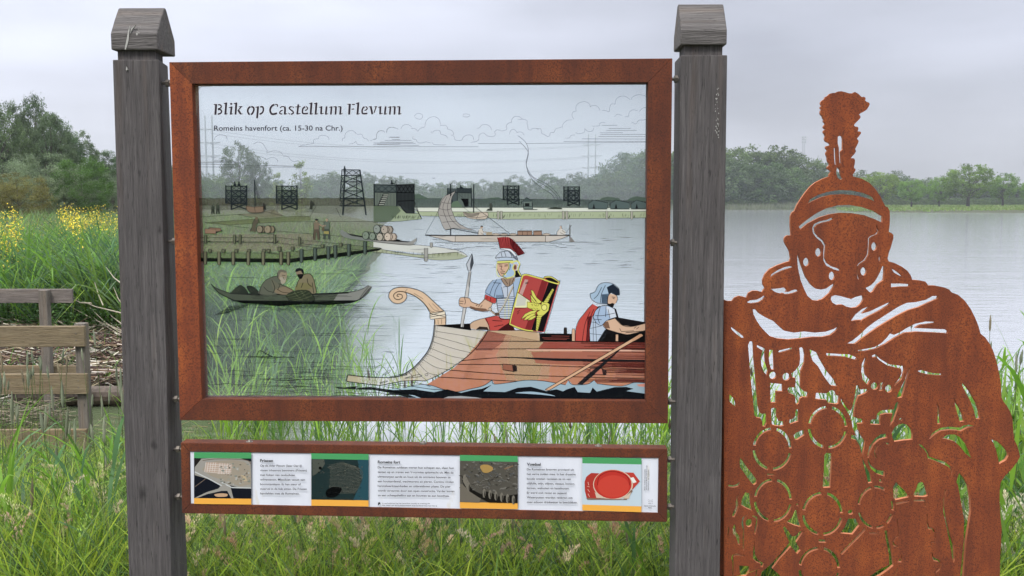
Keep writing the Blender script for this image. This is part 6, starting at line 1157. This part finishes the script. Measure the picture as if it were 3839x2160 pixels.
# shield
k = Ink(GO)
k.poly(A_, "1308,898 1345,890 1400,905 1498,932 1500,914 1562,912 1628,952 1626,972 1502,1392 1480,1394 1330,1376 1215,1332 1200,1302 1245,1130 1290,960", (182, 56, 52)); k.poly(A_, "1540,948 1618,970 1492,1390 1385,1378 1400,1330 1490,1090", (18, 14, 16)); k.poly(A_, "1505,918 1560,914 1622,952 1610,968 1540,948", (22, 18, 18)); k.poly(A_, "1480,935 1532,948 1490,1090 1400,1330 1380,1376 1330,1370 1420,1120", (140, 30, 34), .85)
k.poly(A_, "1330,930 1360,935 1300,1090 1270,1080", (232, 190, 180), .5); k.poly(A_, "1265,1045 1375,1120 1345,1180 1242,1178 1240,1150 1258,1080", (214, 214, 156)); k.poly(A_, "1268,1060 1340,1100 1335,1160 1252,1165", (196, 196, 180), .9)
YE = (206, 202, 66)
for p_ in ("1382,1022 1404,1034 1432,1090 1478,1130 1440,1150 1425,1115 1395,1080", "1376,1060 1400,1090 1430,1130 1462,1150 1420,1158 1390,1120", "1380,1095 1420,1140 1440,1165 1395,1160", "1350,1128 1410,1138 1470,1150 1475,1200 1410,1205 1350,1178", "1295,1282 1330,1235 1380,1210 1440,1200 1420,1225 1360,1245 1320,1270", "1318,1292 1345,1255 1400,1228 1430,1232 1390,1262 1345,1285", "1350,1292 1380,1262 1420,1245 1425,1262 1390,1285"): k.poly(A_, p_, YE, 1); k.line(A_, p_+' '+p_.split()[0], 1.6)
k.poly(A_, "1480,1130 1530,1138 1545,1150 1535,1205 1510,1230 1480,1255 1440,1240 1435,1222 1465,1200", YE); k.ell(A_, 1500, 1178, 24, 26, (222, 216, 96)); k.line(A_, [(1500+24*math.cos(i*.45), 1178+26*math.sin(i*.45)) for i in range(15)], 2.2)
for (xa, ya, xb_, yb, n) in ((1574, 1024, 1512, 1132, 8), (1458, 1250, 1436, 1374, 9)):
    for i in range(n): t = i/(n-1); w_ = 10+18*(t if n == 8 else 1-t); cx_, c_y = xa+(xb_-xa)*t, ya+(yb-ya)*t; k.ell(A_, cx_, c_y, w_, 9, YE, 1, 12, -.45); k.line(A_, [(cx_-w_, c_y+6), (cx_+w_, c_y-5)], 1.5, (90, 84, 20), .9)
LL(k, A_, "1310,898 1345,890 1400,905 1500,932", 5, YE, 1); LL(k, A_, "1310,898 1290,960 1245,1130 1200,1302 1215,1332 1330,1376 1400,1384", 5, YE, 1); LL(k, A_, "1498,932 1502,914 1560,912 1628,952 1622,970 1560,955 1498,935", 4.4, YE, 1)
LL(k, A_, "1302,896 1345,884 1500,926;1302,896 1284,960 1238,1130 1194,1304 1210,1338 1330,1382 1480,1398;1632,950 1630,975 1504,1394 1480,1398;1500,926 1502,908 1562,906 1632,950", 2.2); LL(k, A_, "1330,965 1360,955;1335,972 1362,962;1262,1220 1285,1200;1262,1235 1280,1222;1265,1045 1375,1120;1345,1180 1242,1190", 2)
for i, p_ in enumerate(("1385,1152 1400,1150 1392,1166", "1410,1150 1425,1165", "1430,1150 1430,1168", "1440,1168 1452,1152", "1380,1182 1395,1192 1405,1180", "1412,1184 1425,1196", "1432,1182 1445,1194")): k.line(A_, p_, 1.8, (110, 100, 20), 1)
k.build('shield_drawing', glass)
# rower at the right edge
k = Ink(GO)
k.poly(E_, "1080,600 1125,625 1080,700 1062,800 1052,888 945,886 950,790 975,725 1010,680 1050,630", (198, 62, 52)); k.poly(E_, "1040,700 1075,690 1060,800 1052,888 1030,888", (110, 22, 24), .85); LL(k, E_, "1080,600 1050,630 1010,680 975,725 950,790 945,886;1060,660 1020,760 1000,886;1090,640 1050,740 1030,886", 2.4)
k.poly(E_, "1120,620 1200,608 1262,640 1282,705 1490,742 1490,832 1190,838 1160,888 1060,888 1056,800 1078,695", (18, 16, 18)); k.poly(E_, "1120,640 1180,640 1205,745 1165,830 1120,888 1062,888 1058,800 1080,700", (172, 190, 212)); k.poly(E_, "1175,800 1195,820 1160,888 1120,888", BLK, .9)
LL(k, E_, "1062,790 1150,770;1060,830 1150,840;1070,740 1150,750;1100,690 1110,888;1085,700 1085,888", 1.8)
k.poly(E_, "1148,745 1255,712 1310,765 1385,775 1488,752 1488,806 1350,838 1250,815 1180,790", (208, 164, 130)); k.poly(E_, "1150,745 1200,735 1215,790 1180,788", (120, 76, 56), .7); LL(k, E_, "1150,748 1180,790 1250,815 1350,838 1488,806;1255,712 1310,765 1385,775 1488,750;1300,815 1400,808;1400,790 1420,775;1420,795 1440,778;1290,790 1300,810", 2.4)
for i in range(10): k.line(E_, [(1330+i*12, 826-i), (1352+i*12, 818-i)], 1.6)
k.poly(E_, "1086,705 1100,655 1140,620 1195,612 1248,638 1265,700 1190,725 1150,765 1110,745", (150, 176, 208)); k.poly(E_, "1180,615 1248,638 1265,700 1215,712", (196, 206, 220)); LL(k, E_, "1086,705 1100,655 1140,620 1195,612 1248,638;1086,705 1110,748 1150,766 1190,728 1265,702;1140,622 1120,700 1135,750;1185,614 1180,700;1200,640 1215,712;1100,690 1160,690 1255,670;1092,718 1150,722", 2.2)
k.poly(E_, "1195,545 1218,520 1265,532 1272,562 1262,592 1235,615 1200,602", (206, 162, 130)); k.poly(E_, "1188,592 1215,600 1232,592 1250,598 1240,625 1215,622 1195,610", (20, 18, 18)); LL(k, E_, "1228,545 1255,550;1235,555 1250,560;1265,532 1274,562 1262,590", 2.4)
k.poly(E_, "1060,520 1098,505 1128,452 1180,434 1240,445 1285,485 1288,530 1262,535 1222,512 1200,540 1195,600 1115,592 1070,560", (150, 178, 204)); k.poly(E_, "1190,470 1238,446 1285,485 1288,532 1262,535 1222,512 1205,525", (24, 34, 50), .95); k.poly(E_, "1150,525 1205,520 1195,600 1150,594", (70, 100, 130), .7)
LL(k, E_, "1060,520 1098,505 1128,452 1180,434 1240,445 1285,485 1288,532;1060,520 1070,560 1115,592 1195,600;1150,470 1120,530 1090,560;1180,455 1150,520 1140,592;1222,512 1200,540 1195,598", 2.6)
for i in range(9): k.line(E_, [(1152, 530+i*7), (1196, 533+i*7)], 1.3, (30, 44, 60), .9)
k.build('rower_drawing', glass)
# rusty stain along the glass edge
k = Ink(GO); k.poly(T1, "95,62 330,62 300,80 170,88 140,140 125,420 110,420", (214, 186, 150), .4); k.poly(T1, "95,62 180,62 120,90 112,240", (196, 150, 106), .35); k.build('rust_stain', glass)

# ================================================================== print on the caption board
BO = -.004
k = Ink(BO)
def quad(k, c, x0, x1, yl0, yr0, yl1, yr1, col): k.poly(c, [(x0, yl0), (x1, yr0), (x1, yr1), (x0, yl1)], col)
def pic(c, x0, x1, g0, g0r, p0, p0r, o0, o0r, e0, e0r, bg):
    k = Ink(BO); quad(k, c, x0, x1, g0, g0r, p0, p0r, (58, 158, 84)); quad(k, c, x0, x1, p0, p0r, o0, o0r, bg); quad(k, c, x0, x1, o0, o0r, e0, e0r, (246, 164, 40)); k.build('picture_field', board)
pic(L1, 184, 694, 346, 350, 398, 402, 755, 760, 806, 812, (16, 20, 30))
pic(L1, 1228, 1738, 355, 362, 405, 415, 768, 775, 822, 830, (24, 44, 44))
pic(L2, 888, 1404, 370, 380, 422, 432, 790, 800, 845, 853, (78, 74, 64))
pic(L3, 435, 962, 390, 400, 445, 455, 812, 828, 864, 880, (182, 202, 214))
k = Ink(BO)
k.poly(L1, "190,405 260,402 350,398 600,402 690,430 692,520 692,660 640,668 560,655 505,640 520,700 535,757 515,757 480,690 430,690 300,720 215,752 190,752 300,700 400,670 425,640 330,590 190,550", (150, 146, 136), .95); k.poly(L1, "255,500 300,440 380,425 540,415 630,430 680,470 692,560 690,630 600,650 450,600 330,555", (150, 138, 118)); k.poly(L1, "290,435 400,438 385,535 275,520", (176, 148, 128)); k.poly(L1, "402,440 522,450 512,545 388,538", (180, 154, 136))
for i in range(5): k.line(L1, [(290+i*22, 437), (278+i*22, 520)], 1.6, (232, 222, 210), .8); k.line(L1, [(285, 450+i*18), (515, 466+i*18)], 1.6, (232, 222, 210), .7); k.line(L1, [(415+i*22, 445), (405+i*22, 540)], 1.6, (232, 222, 210), .8)
k.poly(L1, "190,405 250,403 190,480", (30, 26, 24)); k.poly(L1, "600,545 640,560 660,600 630,605", (182, 160, 122)); k.poly(L1, "365,722 420,712 480,718 470,740 390,742", (190, 148, 108), 1, True); LL(k, L1, "190,520 330,590 430,645;430,615 520,660 692,665", 4, (196, 200, 198), .9, False); LL(k, L1, "190,655 290,580;260,420 400,405 640,415 690,450", 2.6, (110, 92, 78), .9)
for i in range(70): x, y = random.uniform(420, 680), random.uniform(440, 640); k.ell(L1, x, y, random.uniform(4, 16), random.uniform(3, 10), random.choice([(176, 172, 156), (120, 108, 88), (196, 196, 186), (134, 146, 132)]), .6, 7)
k.build('aerial_fort_picture', board); k = Ink(BO)
k.poly(L1, "1640,412 1738,414 1738,775 1600,770 1680,600 1650,480", (28, 72, 84)); k.poly(L1, "1235,410 1340,408 1350,450 1300,520 1240,560", (74, 80, 70), .9); k.ell(L1, 1308, 487, 14, 14, (6, 8, 8))
for i in range(26): x = 1380+i*9; k.line(L1, [(x, 430+abs(i-13)*3), (x+20+i*2.4, 520), (x+14+i*1.5, 640), (x-10+i*.5, 715)], 2.2, (84, 88, 76), .6, True)
for i in range(8): k.line(L1, [(1370, 460+i*32), (1480, 450+i*34), (1600, 470+i*33), (1665, 520+i*26)], 1.4, (96, 98, 84), .4, True)
for i in range(120): k.ell(L1, random.uniform(1235, 1690), random.uniform(420, 765), random.uniform(3, 9), random.uniform(2, 6), random.choice([(60, 66, 56), (14, 20, 18), (92, 92, 80)]), .7, 6)
k.poly(L1, "1360,690 1420,655 1500,670 1450,740 1370,745", (6, 8, 8), .9, True); k.build('fish_trap_picture', board); k = Ink(BO)
for i in range(170): k.ell(L2, random.uniform(892, 1400), random.uniform(432, 690), random.uniform(4, 22), random.uniform(3, 8), random.choice([(104, 100, 92), (58, 54, 46), (126, 122, 112), (88, 90, 88)]), .7, 7, random.uniform(-.5, .8))
k.poly(L2, "890,625 940,640 1010,700 1080,750 1060,795 890,788", (104, 96, 82)); k.poly(L2, "905,590 950,600 1000,680 1080,720 1100,690 1150,700 1240,740 1404,720 1404,800 1150,795 1060,750 980,700 920,640", (22, 20, 16)); k.poly(L2, "1070,470 1120,455 1175,475 1180,505 1130,530 1090,520", (168, 128, 56), 1, True)
for i in range(10): x = 930+i*12 if i < 4 else 1105+(i-4)*52; y = 560+i*22 if i < 4 else 685+(i-4)*12; k.ell(L2, x, y+25, 15, 42, (112, 106, 92), 1, 10); k.ell(L2, x+6, y+35, 6, 30, (52, 48, 40), .9, 8)
k.poly(L2, "1280,490 1360,462 1366,472 1290,502", (124, 96, 66)); k.build('dug_out_fort_picture', board); k = Ink(BO)
k.poly(L3, "455,610 470,565 515,530 600,535 580,600 600,755 475,758 458,690", (186, 42, 32)); k.poly(L3, "815,525 890,528 948,605 880,680 840,650", (204, 50, 38)); k.ell(L3, 708, 635, 178, 136, (206, 178, 150), 1, 30); k.ell(L3, 706, 632, 168, 128, (206, 38, 28), 1, 30); k.ell(L3, 712, 650, 140, 100, (218, 52, 36), 1, 26)
k.poly(L3, "468,752 800,765 870,680 885,690 830,770 480,768", (130, 96, 76)); k.poly(L3, "545,700 560,710 620,755 560,752", (206, 178, 150)); k.poly(L3, "800,758 830,730 870,700 850,760", (206, 178, 150)); k.poly(L3, "862,575 890,568 918,612 888,622", (224, 222, 214)); LL(k, L3, "485,610 492,640;480,650 500,655;482,675 500,700;485,715 500,745", 1.8, (236, 190, 170), .8, False); LL(k, L3, "570,640 590,560 700,515 830,560 858,640", 1.8, (110, 14, 12), .8)
k.build('red_dish_picture', board)
DK = (44, 44, 50)
tx(L1, "Friezen", 772, 887, 432, 433, 24, board, BO, bold=.03, col=(24, 24, 28))
for i, (s, x1) in enumerate((("Op de rivier Flevum (later Oer-IJ)", 1145), ("vissen inheemse bewoners (Friezen)", 1187), ("met fuiken van gevlochten", 1082), ("wilgentenen. Misschien vanuit een", 1172), ("boomstamkano. Er kan steur of", 1135), ("meerval in de fuik zitten. De Friezen", 1187), ("handelden met de Romeinen.", 1122))): tx(L1, s, 773, x1, 474+i*41.2, 476+i*41.2, 18, board, BO, col=DK, bold=.018)
tx(L2, "Romeins fort", 157, 357, 444, 446, 24, board, BO, bold=.03, col=(24, 24, 28))
for i, (s, x1) in enumerate((("De Romeinse soldaten meren hun schepen aan, slaan hun", 835), ("tenten op en graven een V-vormige spitsgracht uit. Met de", 832), ("uitgeworpen aarde en hout uit de omgeving bouwen ze", 805), ("een houtaardewal, wachttorens en pieren. Continu vinden", 832), ("herstelwerkzaamheden en uitbreidingen plaats. De pier", 805), ("wordt vervangen door een open constructie. Verder leggen", 840), ("ze een scheepshelling aan en bouwen ze een boothuis.", 795))): tx(L2, s, 157, x1, 489+i*41.4, 495+i*41.4, 18, board, BO, col=DK, bold=.018)
tx(L2, "In werkelijkheid lag het havenfort voorbij de snelweg A9", 197, 620, 805, 808, 10, board, BO, col=DK, bold=.01); tx(L2, "Het water van de modelbootvijver staat symbool voor het Oer-IJ", 197, 683, 822, 829, 10, board, BO, col=DK, bold=.01)
k = Ink(BO); k.poly(L2, "160,795 172,790 182,800 178,812 172,806 166,816 158,820 160,806", (24, 26, 24)); 
for i in range(12): k.ell(L3, 1024+(i % 4)*11+random.uniform(-2, 2), 772+(i//4)*14+random.uniform(-2, 2), 3, 3, DK, 1, 6)
k.build('small_marks', board)
tx(L2, "Voedsel", 1485, 1608, 464, 466, 24, board, BO, bold=.03, col=(24, 24, 28))
for i, (s, x1) in enumerate((("De Romeinen brengen proviand uit", 1904), ("het verre zuiden mee. In het drassige", 1919), ("koude westen genieten ze zo van", 1876), ("olijfolie, wijn, olijven, vissaus, honing,", 1911), ("kersen, walnoten en hazelnoten.", 1864), ("Er werd ook gevist en gejaagd.", 1843), ("Waterputten worden geslagen om", 1891), ("over schoon drinkwater te beschikken.", 1936))): tx(L2, s, 1485, x1, 507+i*41.6, 511+i*41.6, 18, board, BO, col=DK, bold=.018)
for i, (s, y1) in enumerate((("Beeld: Archief Gemeentelijke", 495), ("Voorgrond: Martin Valk Beverwijk", 462), ("Rijksmuseum van Oudheden", 500))): textink(s, cv(L3, [(994+i*16, 685)])[0], cv(L3, [(997+i*16, y1)])[0], 4, board, BO, col=DK, bold=.01)
tx(L3, "Spaarnwoude", 986, 1088, 828, 830, 11, board, BO, col=DK, bold=.015); tx(L3, "Park", 1023, 1054, 845, 846, 11, board, BO, col=DK, bold=.015)
